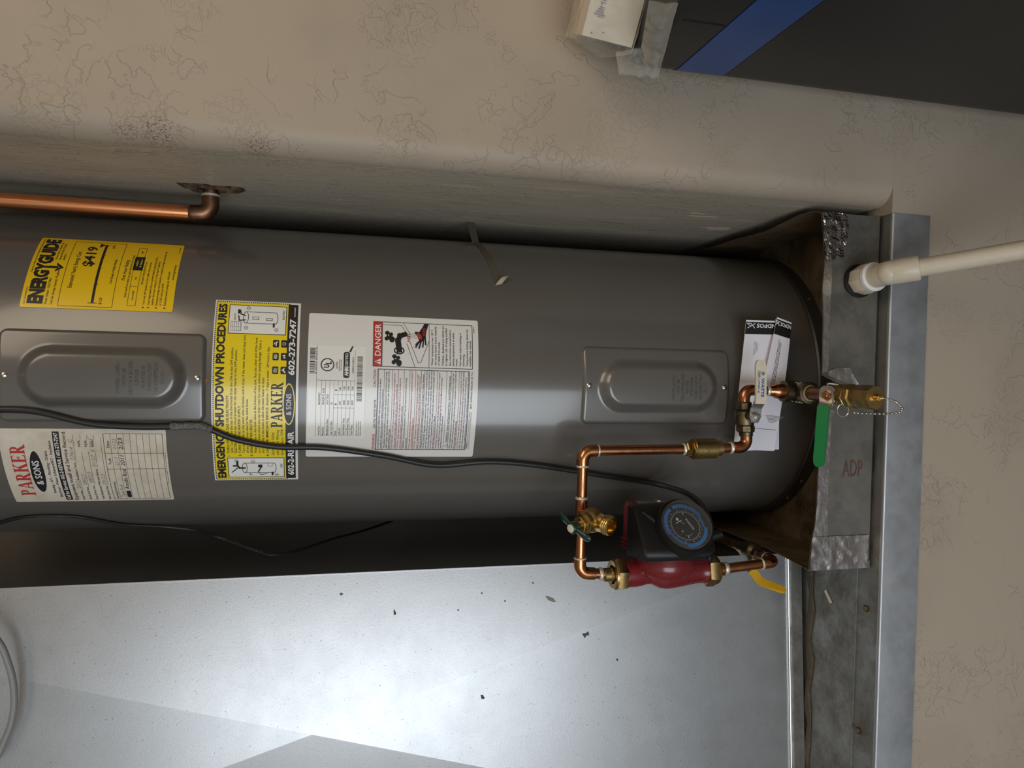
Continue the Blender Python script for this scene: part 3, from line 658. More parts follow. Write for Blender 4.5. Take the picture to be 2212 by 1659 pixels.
P.text('AR3861-3', 200, 249, 1.9, B, 11)
# warning table
P.text('WARNING', 13, 100.5, 3.8, 'red', 26, .02).text('ELECTRIC WATER HEATER', 49, 100.5, 3, B, 44).text('CAUTION', 112, 99.5, 4, 'red', 26, .02)
lines = (('FOR SAFE INSTALLATION AND OPERATION - Follow instructions in the Use and Care Manual', 'navy', 1), ('provided. A replacement copy may be obtained by writing the manufacturer.', 'navy', 0), ("This appliance must be installed in accordance with manufacturer's instructions, local codes,", B, 1), ('utility company requirements, and/or in the absence of local codes, the latest edition of the', B, 0), ('National Electrical Code.', B, 0),
         ('FOR YOUR SAFETY - DO NOT store or use gasoline or other flammable vapors and liquids in the', 'purple', 1), ('vicinity of this or any other appliance. Keep rags and other combustibles away.', 'purple', 0), ('CAUTION - Hotter water increases the risk of scald injury. See Use and Care Manual for', 'purple', 1), ('instructions before changing the temperature setting.', 'purple', 0), ('WARNING - Any thermostat setting above 125\u00b0F may cause severe burns and consume energy', 'navy', 1), ('unnecessarily.', 'navy', 0),
         ('Power supply must be shut off before removing access panels prior to adjusting thermostat(s) or', 'red', 1), ('resetting temperature limiting control.', 'red', 0), ('CAUTION - Risk of electric shock. Connect branch circuit equipment grounding means to water', 'purple', 1), ('heater. For detailed information refer to Use and Care Manual. USE COPPER CONDUCTORS ONLY', 'purple', 0), ('Tank must be full of water before being energized to avoid damaging the heating element(s).', B, 1),
         ('WATER LEAKAGE - Regardless of the material from which a water heater is constructed, it will at', 'navy', 1), ('some time leak, due to the corrosive action of water. This water heater must not be located in an', 'navy', 0), ('area where leakage will result in damage to adjacent area or lower floors. When such area cannot', 'navy', 0), ('be avoided, it is recommended that a suitable catch pan, adequately drained, be installed under', 'navy', 0), ('the water heater. See Use and Care Manual.', 'navy', 0),
         ('WARNING: California law requires that this water heater must be braced, anchored, or strapped', 'purple', 1), ('to avoid falling or moving during an earthquake. See Use and Care Manual for information', 'navy', 0), ('regarding correct installation procedures.', 'navy', 0), ('     WARNING: Cancer and Reproductive Harm - www.P65Warnings.ca.gov', B, 2), ('When a supplemental heat source is connected to the Certified Household Electric Storage Tank', B, 1), ('Water Heater, provision must be made so that the inlet source temperature not to exceed that of', B, 0), ('the water heater thermostat setting.', B, 0),
         ('CAUTION: If the water heater has been retrofitted with supplemental heating equipment, you must', 'purple', 1), ('adjust both the thermostat controlling the supplemental heat source located in the water piping', 'navy', 0), ('and the thermostat on the water heater (behind the access panel) to the same temperature.', 'navy', 0), ('Failure to adjust both thermostats to the same temperature can cause loss of proper temperature', 'navy', 0), ('control.', 'navy', 0))
v = 102.2
for t, k, s_ in lines:
    if s_:
        v += .9 if s_ == 1 else 3; P.rect(13, v-.25, 139, v+.25, 'grid', 2); v += .5
        if s_ == 2: v += 2
    v += 3.62; P.text(t.strip(), 26 if s_ == 2 else 15, v, 2.45 if s_ != 2 else 3, k, (1.30 if s_ != 2 else 1.7)*len(t.strip()))
    if s_ == 2: P.line([(17, v+.6), (20, v-4), (23, v+.6), (17, v+.6)], .5, B, 2)
P.frame(13, 102, 139, 241, .9, B, 2); P.text('MAX. WORKING PRESSURE 150 P.S.I.', 82, 246.5, 2.5, B, 57)
for i, t in enumerate(('THIS MODEL MEETS OR EXCEEDS THE APPLICABLE EFFICIENCY STANDARDS', 'FOR WATER HEATERS IN EFFECT ON THE DATE OF MANUFACTURE')): P.text(t, 14, 244.5+i*2.6, 1.5, 'grey', 62)
P.build(st, NM)

# ---- service record
st, P = sticker('service_record_label', 'worn cream service record sticker with red heading', stk_worn, -44.6, 1.288, 131, 210, 2.5, .35)
P.serif('PARKER', 16, 29, 18, 92, 'red', 2)
P.ell(60, 40, 38, 9.2, 'white', 2, 40).ell(60, 40, 37, 8.4, B, 3, 40); P.text('& SONS', 60, 43.8, 8.4, 'white', 43, .01, 'c', 4)
P.text('Heating - A/C - Plumbing - Drains', 20, 56, 3.5, B, 77, .015); P.text('Electrical - Water Softeners/RO - Insulation', 11, 62.5, 3.5, B, 102, .015)
P.rect(4, 65.5, 127, 74, B, 2); P.text('Call for Service: 602-2-REPAIR / 602-273-7247', 6, 72, 4.6, 'white', 119, .02, lay=3)
P.text('Equipment Install and Service Record', 4, 81.5, 4.6, B, 122, .012)
for v, t, wd, u1 in ((90, 'Install Date:', 21, 46), (99, 'Anode Rod Due:', 28, 96), (107.5, 'Drain & Flush Due:', 31, 96), (116, 'Tank Replacement Warranty Expires:', 63, 98), (124.5, 'Next Service Due:', 30, 118)):
    P.text(t, 4, v, 3, B, wd); P.rect(4+wd+1, v+.6, u1, v+1, B, 2)
P.text('Installation Tech:', 46, 90, 3, B, 32).rect(79, 90.6, 122, 91, B, 2)
for v in (99, 107.5, 116): P.text('N/A:', 104, v, 3.2, B, 10, .01).rect(115, v+.6, 122, v+1, B, 2)
P.frame(4, 129, 124, 205, .6, B, 2); P.rect(66, 129, 66.5, 205, B, 2).rect(93, 129, 93.5, 205, B, 2)
for i in range(1, 9): P.rect(4, 129+i*8.4, 124, 129.4+i*8.4, B, 2)
P.text('Service(s) Performed:', 6, 135.5, 2.9, B, 36).text('Tech', 74, 135.5, 3.2, B, 11).text('Date', 102, 135.5, 3.2, B, 11)
W_ = 'grey'
for t, u, v, h, wd in (('20/21', 29, 89.5, 5, 18), ('27414 . C', 82, 89.5, 5, 33), ('08/23', 36, 98.5, 5, 20), ('08/23', 40, 107, 5, 20), ('01/27  6 YRS', 70, 115.5, 5, 46), ('09/23', 36, 124, 5, 20), ('Tank flush', 8, 144.5, 4.5, 28), ('2213', 72, 144.5, 4.5, 14), ('01/22', 100, 144.5, 4.5, 16)): P.text(t, u, v, h, W_, wd, shear=.25)
P.text('Anode Rod', 26, 152.8, 5.5, B, 40, shear=.15).text('2011', 72, 152.8, 5.5, B, 17, shear=.15).text('2/23', 99, 152.8, 5.5, B, 18, shear=.15).rect(8, 147.6, 23, 153.3, B, 3, 2)
P.text('Company copy of service record', 36, 207.6, 1.2, B, 58)
P.build(st, NM)

# ---- masking tape left on the tank
def strip(pts, wd, lift=.0006):
    mb = MB(); vs_ = []
    for (a, z, s_) in pts:
        for q in (-.5, .5): R = TR+lift; vs_.append((TX+R*math.sin(rad(a)), -R*math.cos(rad(a)), z+q*wd+s_*q))
    mb.add(vs_, [(2*i, 2*i+2, 2*i+3, 2*i+1) for i in range(len(pts)-1)]); return mb
tp = [(72-i*2, .6035-.016*(i/17)**1.0, 0) for i in range(18)]
o = part('masking_tape', strip(tp, .0125), tape_m, wh, 60, 'brownish strip of old masking tape')
mb = MB(); a = rad(39.5); b0 = V((TX+TR*math.sin(a), -TR*math.cos(a), .5885)); nn = V((math.sin(a), -math.cos(a), 0)); tt = V((math.cos(a), math.sin(a), 0))
pr = [(0, 0, 0), (.004, .005, -.004), (.010, .008, -.010), (.014, .007, -.014), (.016, .005, -.016)]
vs_ = []
for (s_, l, z) in pr:
    c = b0+tt*(s_-.004)+nn*(l+.0008)+V((0, 0, z*1.0))
    vs_ += [c+V((0, 0, .006))-tt*.004, c-V((0, 0, .006))-tt*.0]
mb.add(vs_, [(2*i, 2*i+2, 2*i+3, 2*i+1) for i in range(len(pr)-1)]); part('curled_end', mb, tapel_m, o, 60)
mb = MB(); aa = rad(72.5); e = V((TX+(TR+.0005)*math.sin(aa), -(TR+.0005)*math.cos(aa), .605)); mb.add([e+V((0, 0, -.007)), e+V((0, 0, .006)), V((.3045, -.03, .613)), V((.3045, -.03, .600))], [(0, 1, 2, 3)]); part('bridging_end', mb, tape_m, o, 0)
mb = MB(); p = [cyl_map(0, 0)(0, 0, 0)]
f_ = cyl_map(-1.2, 1.0225); pts = [f_(3*math.cos(2*math.pi*i/12)*(1+.3*math.sin(i*2.1))+4, 4*math.sin(2*math.pi*i/12)*(1+.2*math.cos(i*1.7)), .2) for i in range(12)]
mb.add(pts, [tuple(range(12))]); part('rust_spot', mb, mat('rust', (.23, .10, .02), .8), wh, 0)

# ================================================================== DRAIN PAN
PF, PL, PR_ = -.366, -.276, .2895
pan = thing('drain_pan', 'galvanised sheet metal drain pan under the water heater, patched with foil tape', 'drain pan', (0, -.1, 0))
top = [(.2895, .1085), (.25, .1035), (.215, .1005), (.17, .103), (.12, .0995), (.07, .0985), (.034, .0985), (.030, .090), (.018, .060), (.0, .052), (-.010, .062), (-.016, .086), (-.026, .0965), (-.10, .0995), (-.17, .101), (-.205, .1035), (-.225, .1075), (-.252, .1100), (-.276, .1115)]
mb = MB(); t = .0011
ou = [(x, PF, z) for x, z in top]; bo = [(x, PF, 0) for x, z in top]; n = len(top)
vs_ = ou+bo+[(x, PF+t, z) for x, z in top]+[(x, PF+t, 0) for x, z in top]
fs = []
for i in range(n-1): fs += [(i, i+1, n+i+1, n+i), (2*n+i, 2*n+i+1, 3*n+i+1, 3*n+i), (i, i+1, 2*n+i+1, 2*n+i)]
mb.add(vs_, fs); part('front_wall', mb, pan_m, pan, 40)
def side_wall(x0, pts, t):
    mb = MB(); vs_ = []; k = len(pts)
    for (y, dx, z) in pts: vs_ += [(x0+dx, y, z), (x0+dx*.55, y, z*.5), (x0, y, 0), (x0+t, y, 0), (x0+dx*.55+t, y, z*.5), (x0+dx+t, y, z)]
    fs = []
    for i in range(k-1):
        for j in range(5): a = i*6+j; fs.append((a, a+1, a+7, a+6))
        fs.append((i*6+5, i*6, i*6+6, i*6+11))
    mb.add(vs_, fs); return mb
part('side_wall', side_wall(PL, [(PF+.0012, 0, .1115), (-.34, .0, .108), (-.30, .001, .104), (-.24, .004, .104), (-.14, .003, .106), (.0, .0, .106), (.2, 0, .106)], .0011), panin_m, pan, 40)
part('side_wall', side_wall(PR_-.0011, [(PF+.0012, 0, .1085), (-.345, .006, .109), (-.315, .006, .1115), (-.27, .002, .111), (-.21, -.002, .106), (-.12, .0, .109), (-.02, 0, .108), (.2, 0, .106)], .0011), panin_m, pan, 40)
mb = MB(); mb.box((PL, PF, -.0003), (PR_, .22, .0008)); part('pan_floor', mb, panin_m, pan, 0)
mb = MB(); mb.box((PL, .219, 0), (PR_, .2201, .106)); part('back_wall', mb, panin_m, pan, 0)
def foil(poly, m, nm='foil_tape', seed=0, wr=.0006, lab=None):
    """tape stuck on the pan's face, outline in (x, z), gridded and wrinkled"""
    bm = bmesh.new(); bv = [bm.verts.new((x, 0, z)) for x, z in poly]; bm.faces.new(bv)
    xs = [p[0] for p in poly]; zs = [p[1] for p in poly]
    for ax, lo, hi in ((0, min(xs), max(xs)), (2, min(zs), max(zs))):
        k = max(2, int((hi-lo)/.004))
        for i in range(1, k):
            co = [0, 0, 0]; no = [0, 0, 0]; co[ax] = lo+(hi-lo)*i/k; no[ax] = 1
            bmesh.ops.bisect_plane(bm, geom=bm.verts[:]+bm.edges[:]+bm.faces[:], plane_co=co, plane_no=no)
    bm.verts.index_update(); mb = MB(); vs_ = []
    for v in bm.verts:
        q = mnoise.noise(V((v.co.x*90+seed*7, seed, v.co.z*90)))+.5*mnoise.noise(V((v.co.x*230, seed, v.co.z*230)))
        vs_.append((v.co.x, PF-.0005-wr-wr*q, v.co.z))
    mb.add(vs_, [tuple(v.index for v in f.verts) for f in bm.faces]); bm.free()
    return part(nm, mb, m, pan, 50, lab)
foil([(.2895, .1085), (.25, .1035), (.216, .1005), (.213, .096), (.218, .078), (.222, .066), (.235, .068), (.25, .062), (.272, .060), (.290, .066)], foild_m, seed=2, wr=.0022, lab='dark crumpled foil tape at the corner')
foil([(.213, .1002), (.17, .1028), (.12, .0993), (.07, .0983), (.038, .0983), (.04, .088), (.12, .0875), (.20, .0865), (.213, .087)], foil_m, seed=3, wr=.0003)
foil([(.040, .088), (.034, .090), (.021, .052), (.012, .036), (.022, .033), (.034, .042), (.047, .050), (.046, .075)], foil_m, seed=4, wr=.0012)
foil([(-.032, .0963), (-.10, .0993), (-.17, .1008), (-.205, .1033), (-.222, .1065), (-.222, .080), (-.15, .0815), (-.06, .080), (-.034, .078), (-.02, .072), (-.021, .086)], foil_m, seed=5, wr=.0005)
foil([(-.222, .107), (-.252, .1098), (-.2755, .1112), (-.2755, .004), (-.262, .0055), (-.222, .0045)], foil_m, seed=6, wr=.0014)
mb = MB(); mb.box((PL-.0008, PF-.0012, .0), (PL+.012, PF-.0003, .0045)); part('folded_edge', mb, pan_m, pan, 0)
pm = Print(lambda u, v, h: (-.0960-v/1000, PF-.0003-h/1000, .0555-u/1000), 100)
PM['marker'] = mat('faded_marker', (.10, .045, .035), .6); pm.text('ADP', 0, 31, 26, 'marker', 37, -.012); pm.build(pan, {'marker': 'marker_writing'})

# ================================================================== SHEET METAL PLENUM
du = thing('duct_plenum', 'large galvanised sheet metal duct box with cross-broken front beside water heater', 'duct', (-.55, -.1, 0))
fr_ = V((-.303, -.168, .014)); fl_ = V((-.801, -.206, .014)); up_ = V((0, 0, 1.736)); ap = V((-0.5405, -.213, 0.8712)); frt, flt = fr_+up_, fl_+up_
for a, b in ((fr_, frt), (frt, flt), (flt, fl_), (fl_, fr_)):
    mb = MB(); mb.add([a, b, ap], [(0, 1, 2)])
    part('panel_facet', mb, duct_m, du, 0)
bk = .34
mb = MB(); mb.add([fr_+V((.0, .004, 0)), frt+V((0, .004, 0)), (-.303, bk, 1.75), (-.303, bk, .014)], [(0, 1, 2, 3)]); part('side_panel', mb, duct_m, du, 0)
mb = MB(); mb.add([fl_, flt, (-.801, bk, 1.75), (-.801, bk, .014)], [(0, 1, 2, 3)]); mb.add([frt, flt, (-.801, bk, 1.75), (-.303, bk, 1.75)], [(0, 1, 2, 3)]); part('outer_panel', mb, duct_m, du, 0)
mb = MB(); mb.tube([fr_+V((-.002, .002, 0)), frt+V((-.002, .002, 0))], .0024, 12); part('folded_corner', mb, duct_m, du)
mb = MB(); rb = .009; pf = []
d_ = (fl_-fr_).normalized(); nrm = V((d_.y, -d_.x, 0)) if d_.y < 0 else V((d_.y, -d_.x, 0))
if nrm.y > 0: nrm = -nrm
for a in range(0, 91, 15): pf.append(nrm*(rb-rb*math.cos(rad(a)))+V((0, 0, -(rb)*math.sin(rad(a)))))
pf.append(nrm*.030+V((0, 0, -rb-.0005)))
base = [fr_+q for q in pf]; other = [fl_+q for q in pf]; k = len(pf)
mb.add(base+other, [(i, i+1, i+1+k, i+k) for i in range(k-1)]); part('bottom_flange', mb, plat_m, du, 50)
mb = MB(); mb.tube([fr_+nrm*.0012+V((0, 0, -.001)), fl_+nrm*.0012+V((0, 0, -.001))], .003, 10); part('bent_edge', mb, mat('bright_fold', (.8, .8, .8), .25, 1), du)
def on_duct(x, z, lift=.0006):
    k = (x-fr_.x)/(fl_.x-fr_.x); yb = fr_.y+(fl_.y-fr_.y)*k
    cx, cz = abs(x+.552)/.249, abs(z-.872)/.868
    return V((x, yb+(ap.y-(fr_.y+fl_.y)/2)*(1-min(1, max(cx, cz)))-lift, z))
for i, (x, z, a, b, r) in enumerate(((-.372, .745, .007, .002, .25), (-.388, .770, .003, .003, 0), (-.376, .762, .0025, .005, 0), (-.383, .752, .003, .004, 0), (-.440, .748, .008, .006, .4), (-.405, 1.05, .003, .011, .2), (-.361, .48, .003, .010, .4), (-.377, .386, .002, .008, .2), (-.42, .42, .006, .008, .1), (-.335, .83, .002, .003, 0), (-.46, .64, .002, .003, 0), (-.51, .60, .004, .003, .2), (-.47, .36, .002, .002, 0), (-.39, .52, .0015, .0035, 0), (-.36, .56, .0015, .0015, 0), (-.345, .60, .0014, .0014, 0), (-.333, .51, .0012, .003, .2), (-.37, .64, .0014, .0014, 0))):
    n = 12; rn = random.Random(i); mb = MB(); P_ = []
    for q in range(n):
        t_ = 2*math.pi*q/n; k = 1+.45*rn.uniform(-1, 1); P_.append(on_duct(x+a*k*math.cos(t_)+r*b*k*math.sin(t_), z+b*k*math.sin(t_)))
    mb.add(P_, [tuple(range(n))]); part('dark_mark', mb, stain_m if i not in (5, 6) else mat('grey_mark', (.2, .19, .17), .6), du, 0)

# ================================================================== PIPES AND VALVES
PY = -.312
def ringp(parent, p, d, r, h=.004, m=solder_m):
    mb = MB(); mb.lathe([(r*.9, 0), (r*1.02, h*.3), (r*1.0, h*.75), (r*.9, h)], V(p)-V(d).normalized()*h/2, d, 20); part('solder_ring', mb, m, parent)
def elbow(parent, p0, c, p1, r, leg, m=copper_m, bend=.012, name='elbow'):
    c = V(c); a = (V(p0)-c).normalized(); b = (V(p1)-c).normalized(); mb = MB()
    path = [c+a*leg]+[c+a*(leg*.82)]+arc(c+a*leg, c, c+b*leg, bend, 9)+[c+b*(leg*.82)]+[c+b*leg]
    mb.tube(path, [r*1.0]+[r*1.02]+[r*1.03]*10+[r*1.02]+[r*1.0], 20); part(name, mb, m, parent, 50)
# ---- old bronze tee at the drain port
te = thing('drain_tee', 'corroded bronze pipe tee at the tank drain outlet', 'pipe fitting', (.005, -.315, .08))
mb = MB(); mb.tube([(.005, -.262, .10), (.005, -.285, .10)], .0125, 18); part('nipple', mb, bronze_m, te)
mb = MB(); mb.lathe([(.0150, 0), (.0185, .001), (.0185, .010), (.0160, .012), (.0155, .044), (.0180, .046), (.0180, .056), (.0145, .057)], (.005, -.284, .10), (0, -1, 0), 24); mb.lathe([(.0150, 0), (.0150, .022), (.0172, .0235), (.0172, .031), (.0145, .032)], (.005, -.312, .10), (.04, 0, 1), 24); part('tee_body', mb, bronze_m, te, 45)
mb = MB()
for i in range(26):
    a = random.uniform(-1.6, 1.4); y = -.284-.012-.030*random.random(); mb.sphere((.005+.0158*math.sin(a), y, .10+.0158*math.cos(a)), random.uniform(.0012, .003), 7, 5)
part('verdigris_crust', mb, verd_m, te, 60, 'pale green corrosion crust', 'stuff')
# ---- copper recirculation line
rc = thing('recirculation_pipe', 'copper pipe loop with soldered elbows between drain tee and pump', 'pipe', (-.1, PY, .13))
R2 = .0079
mb = MB(); mb.lathe([(.0128, 0), (.0132, .008), (.0120, .014), (.0092, .020), (.0092, .027), (.0085, .028)], (.0063, PY, .131), (.02, 0, 1), 22); part('reducer', mb, copper_m, rc, 50)
mb = MB(); mb.tube([(.0068, PY, .150), (.0075, PY, .190)], R2, 18); part('pipe', mb, copper_m, rc)
ringp(rc, (.0068, PY, .159), (0, 0, 1), .0094, .006); ringp(rc, (.0073, PY, .176), (0, 0, 1), .0094, .0055)
elbow(rc, (.0075, PY, .18), (.0078, PY, .2015), (-.02, PY, .2015), .0092, .022, bend=.013)
elbow(rc, (-.06, PY, .1955), (-.0855, PY, .1945), (-.0862, PY, .23), .0092, .023, bend=.013)
ringp(rc, (-.0635, PY, .1955), (1, 0, 0), .0098, .006)
mb = MB(); mb.tube([(-.0862, PY, .21), (-.0868, PY, .246)], R2, 18); part('pipe', mb, copper_m, rc); ringp(rc, (-.0862, PY, .2225), (0, 0, 1), .0096, .0055)
mb = MB(); mb.tube([(-.0880, PY, .288), (-.0895, PY, .462)], R2, 18); part('pipe', mb, copper_m, rc); ringp(rc, (-.0881, PY, .3055), (0, 0, 1), .0096, .0045)
elbow(rc, (-.0895, PY, .44), (-.0899, PY, .4740), (-.12, PY, .4740), .0094, .023, bend=.014); ringp(rc, (-.0897, PY, .4500), (0, 0, 1), .0096, .0035)
mb = MB(); mb.tube([(-.105, PY, .4740), (-.265, PY, .4745)], R2, 18); part('pipe', mb, copper_m, rc); ringp(rc, (-.1135, PY, .4740), (1, 0, 0), .0096, .004)
mb = MB(); mb.tube([(-.163, PY, .4742), (-.213, PY, .4744)], .0093, 18); mb.tube([(-.188, PY, .4743), (-.188, PY-.019, .4743)], .0093, 18); part('tee', mb, copper_m, rc, 50)
ringp(rc, (-.163, PY, .4742), (1, 0, 0), .0097, .005); ringp(rc, (-.188, PY-.019, .4743), (0, 1, 0), .0105, .005)
elbow(rc, (-.25, PY, .4745), (-.2785, PY, .4745), (-.281, PY, .44), .0094, .024, bend=.014); ringp(rc, (-.2555, PY, .4745), (1, 0, 0), .0097, .003)
mb = MB(); mb.tube([(-.2800, PY, .452), (-.2815, PY, .430)], R2, 18); part('pipe', mb, copper_m, rc); ringp(rc, (-.2812, PY, .4405), (0, 0, 1), .0098, .006)
# ---- ball valve with ivory lever
bv = thing('ball_valve', 'bronze ball valve with ivory lever and blue lettering', 'valve', (-.033, PY, .185))
vc = V((-.033, PY, .1985))
mb = MB(); mb.hex((-.0115, PY, .2012), (-1, 0, 0), .0125, .014, 8); mb.lathe([(.0118, 0), (.0150, .003), (.0158, .012), (.0150, .024), (.0118, .026)], (-.0245, PY, .1998), (-1, 0, -.03), 24); mb.hex((-.0490, PY, .1975), (-1, 0, -.03), .0148, .012, 8); mb.lathe([(.0112, 0), (.0108, .010)], (-.0575, PY, .1962), (-1, 0, -.03), 20); part('valve_body', mb, bronze_m, bv, 30)
sp_ = V((-.0335, PY-.012, .2000))
mb = MB(); mb.lathe([(.0075, 0), (.0075, .008), (.004, .009), (.004, .022)], sp_, (0, -1, 0), 16); part('stem', mb, bronze_m, bv)
def plate(path, ws, t, nrm, m, name, parent, side=None):
    """bent strip: path points with half-widths, thickness t along nrm"""
    mb = MB(); P = [V(p) for p in path]; k = len(P); vs_ = []
    for i in range(k):
        T = (P[min(i+1, k-1)]-P[max(i-1, 0)]).normalized(); n_ = V(nrm[i] if isinstance(nrm, list) else nrm).normalized(); s_ = T.cross(n_).normalized()
        n_ = s_.cross(T).normalized()
        for a, b in ((-1, -1), (1, -1), (1, 1), (-1, 1)): vs_.append(P[i]+s_*ws[i]*a+n_*(t/2)*b)
    fs = [(0, 1, 2, 3), tuple((k-1)*4+q for q in (3, 2, 1, 0))]
    for i in range(k-1):
        for j in range(4): a = i*4+j; b = i*4+(j+1) % 4; fs.append((a, b, b+4, a+4))
    mb.add(vs_, fs); return part(name, mb, m, parent, 40)
hy = PY-.036
plate([(-.0435, hy+.006, .2005), (-.0335, hy+.006, .1995), (-.022, hy+.006, .1985), (-.016, hy+.002, .1975), (-.010, hy-.002, .1970)], [.006, .0105, .0095, .0085, .0098], .0022, (0, -1, 0), steel_m, 'lever_bracket', bv)
hl = plate([(-.013, hy-.002, .1968), (.000, hy-.0035, .1965), (.020, hy-.004, .1975), (.044, hy-.004, .1988), (.0505, hy-.004, .1992), (.0545, hy-.004, .1994), (.0562, hy-.004, .1995)], [.0088, .0090, .0091, .0092, .0083, .006, .003], .0042, (0, -1, 0), wh_m, 'lever', bv)
hm = Print(lambda u, v, h: (.0475-u/1000, hy-.0063-h/1000, .1918+v/1000), 100)
hm.text('WATTS', 20, 5.6, 4.6, 'blue', 30, .04).ring(13, 3.4, 2.3, .8, 'blue', 1, 16).text('W', 13, 4.6, 2.4, 'blue', 2.6, .05, 'c').text('LFFBV-4', 22, 12, 3.2, 'blue', 21, .015).frame(9, 8.5, 20, 12.2, .5, 'blue').text('NSF', 14.5, 11.6, 2.4, 'blue', 8, .02, 'c')
hm.build(hl, {'blue': 'lettering'})
mb = MB(); mb.hex((-.0335, hy+.0048, .1997), (0, -1, 0), .0068, .005); mb.lathe([(.0036, 0), (.0036, .0085), (.003, .009)], (-.0335, hy+.0048, .1997), (0, -1, 0), 12); part('lever_nut', mb, steel_m, bv, 30)
# ---- brass check valve
cv = thing('check_valve', 'stubby brass check valve in the copper riser', 'valve', (-.0875, PY, .24))
ax_ = (-.015, 0, 1)
mb = MB(); mb.lathe([(.0095, 0), (.0120, .001), (.0120, .011), (.0125, .0115)], (-.0868, PY, .2395), ax_, 24); mb.lathe([(.0145, 0), (.0162, .0015), (.0162, .0385), (.0150, .0400), (.0150, .0425), (.0115, .043)], (-.0870, PY, .2500), ax_, 32); mb.hex((-.0877, PY, .2920), ax_, .0122, .011, 6); part('valve_body', mb, brass_m, cv, 35)
mb = MB(); mb.lathe([(.0158, 0), (.0168, .001), (.0168, .003), (.0158, .004)], (-.0876, PY, .2862), ax_, 32); part('collar', mb, brass_m, cv)
# ---- hose tap on the cross pipe
hb = thing('hose_tap', 'brass hose tap with dark green lever handle on the copper cross pipe', 'tap', (-.188, -.36, .44))
o0 = V((-.188, PY-.018, .4743)); a1 = V((.0, -.93, -.37)).normalized(); body_c = V((-.188, PY-.040, .4708))
mb = MB(); mb.tube([o0, o0+V((0, -.012, -.001))], .0115, 20); mb.sphere(body_c, .0185, 22, 14, (1, 1.05, 1)); part('tap_body', mb, brass_m, hb)
od = V((-.10, -.80, -.55)).normalized(); oc = body_c+od*.012
mb = MB(); prof_ = [(.0135, 0), (.0135, .010)]
for i in range(3): prof_ += [(.0142, .0115+i*.0034), (.0152, .0128+i*.0034), (.0142, .0142+i*.0034)]
prof_ += [(.0145, .0225), (.0135, .0232), (.0112, .0232), (.0105, .010), (.001, .008)]
mb.lathe(prof_, oc, od, 30); part('threaded_outlet', mb, brassb_m, hb, 50)
sd = V((-.12, -.50, .85)).normalized(); sc0 = body_c+sd*.010
mb = MB(); mb.lathe([(.0150, 0), (.0150, .006), (.0160, .007), (.0160, .011), (.0135, .012)], sc0, sd, 24); mb.hex(sc0+sd*.010, sd, .0125, .010); mb.lathe([(.007, 0), (.007, .006), (.0035, .0065), (.0035, .014)], sc0+sd*.019, sd, 16); part('bonnet', mb, brass_m, hb, 35)
hc_ = sc0+sd*.0325; wd_ = V((.80, -.35, .0)); wd_ = (wd_-sd*wd_.dot(sd)).normalized(); hd = (wd_*.15+sd.cross(wd_)).normalized()
mb = MB()
for s_ in (1, -1): mb.tube([hc_+hd*s_*.002, hc_+hd*s_*.010, hc_+hd*s_*.018-sd*.001, hc_+hd*s_*.027-sd*.003, hc_+hd*s_*.031-sd*.004], [.0055, .0042, .0058, .0062, .003], 12, True, .6)
mb.lathe([(.0075, -.006), (.0090, -.004), (.0090, .004), (.0075, .006)], hc_, sd, 20); part('wing_handle', mb, dkgreen_m, hb, 50)
mb = MB(); mb.lathe([(.0062, .0055), (.0060, .0068), (.0035, .0074)], hc_, sd, 16); part('handle_screw', mb, wh_m, hb)

# ================================================================== CIRCULATION PUMP
pu = thing('circulation_pump', 'red circulation pump with black timer box and clear dial', 'pump', (-.24, PY, .24))
PX = -.2830
mb = MB()
prof_ = [(.0150, .262), (.0205, .262), (.0205, .268), (.0195, .270), (.0200, .280), (.0228, .300), (.0250, .316), (.0262, .332), (.0245, .344), (.0205, .352), (.0172, .358), (.0176, .366), (.0196, .374), (.0202, .380), (.0208, .384), (.0208, .398), (.0222, .399), (.0222, .404), (.0150, .404)]
mb.lathe(prof_, (PX, PY, 0), (0, 0, 1), 40, False)
mb.lathe([(.020, -.012), (.040, -.006), (.046, .004), (.047, .016), (.044, .022), (.044, .030)], (PX+.006, PY-.004, .337), (1, 0, 0), 44)
part('volute', mb, red_m, pu, 50)
mb = MB()
def sqcyl(xa, xb, hw, hh, c, n=48, e=5):
    vs_ = []; prof = [(xa, .93), (xa+.003, 1), (xb-.010, 1), (xb-.003, .95), (xb, .86)]
    for (x, k) in prof:
        for i in range(n):
            a = 2*math.pi*i/n; ca, sa = math.cos(a), math.sin(a); q = (abs(ca)**e+abs(sa)**e)**(-1/e); vs_.append((x, c[0]+hw*k*q*ca, c[1]+hh*k*q*sa))
    fs = [tuple(range(n))[::-1], tuple(range(4*n, 5*n))]
    for j in range(4):
        for i in range(n): a = j*n+i; b = j*n+(i+1) % n; fs.append((a, b, b+n, a+n))
    return vs_, fs
mb.add(*sqcyl(-.247, -.173, .039, .048, (PY+.004, .347), e=4)); part('motor_housing', mb, red_m, pu, 45)
mb = MB()
for i in range(3): mb.box((-.243+i*.006, PY-.030, .392), (-.2405+i*.006, PY+.02, .400))
part('cooling_fins', mb, red_m, pu, 0)
mb = MB(); mb.lathe([(.034, 0), (.0345, .0012), (.033, .0022), (.009, .0026), (.0085, .0012), (.006, .0012)], (-.1735, PY+.002, .347), (1, 0, 0), 40); part('end_plate', mb, mat('brushed_plate', (.34, .33, .31), .4, 1), pu)
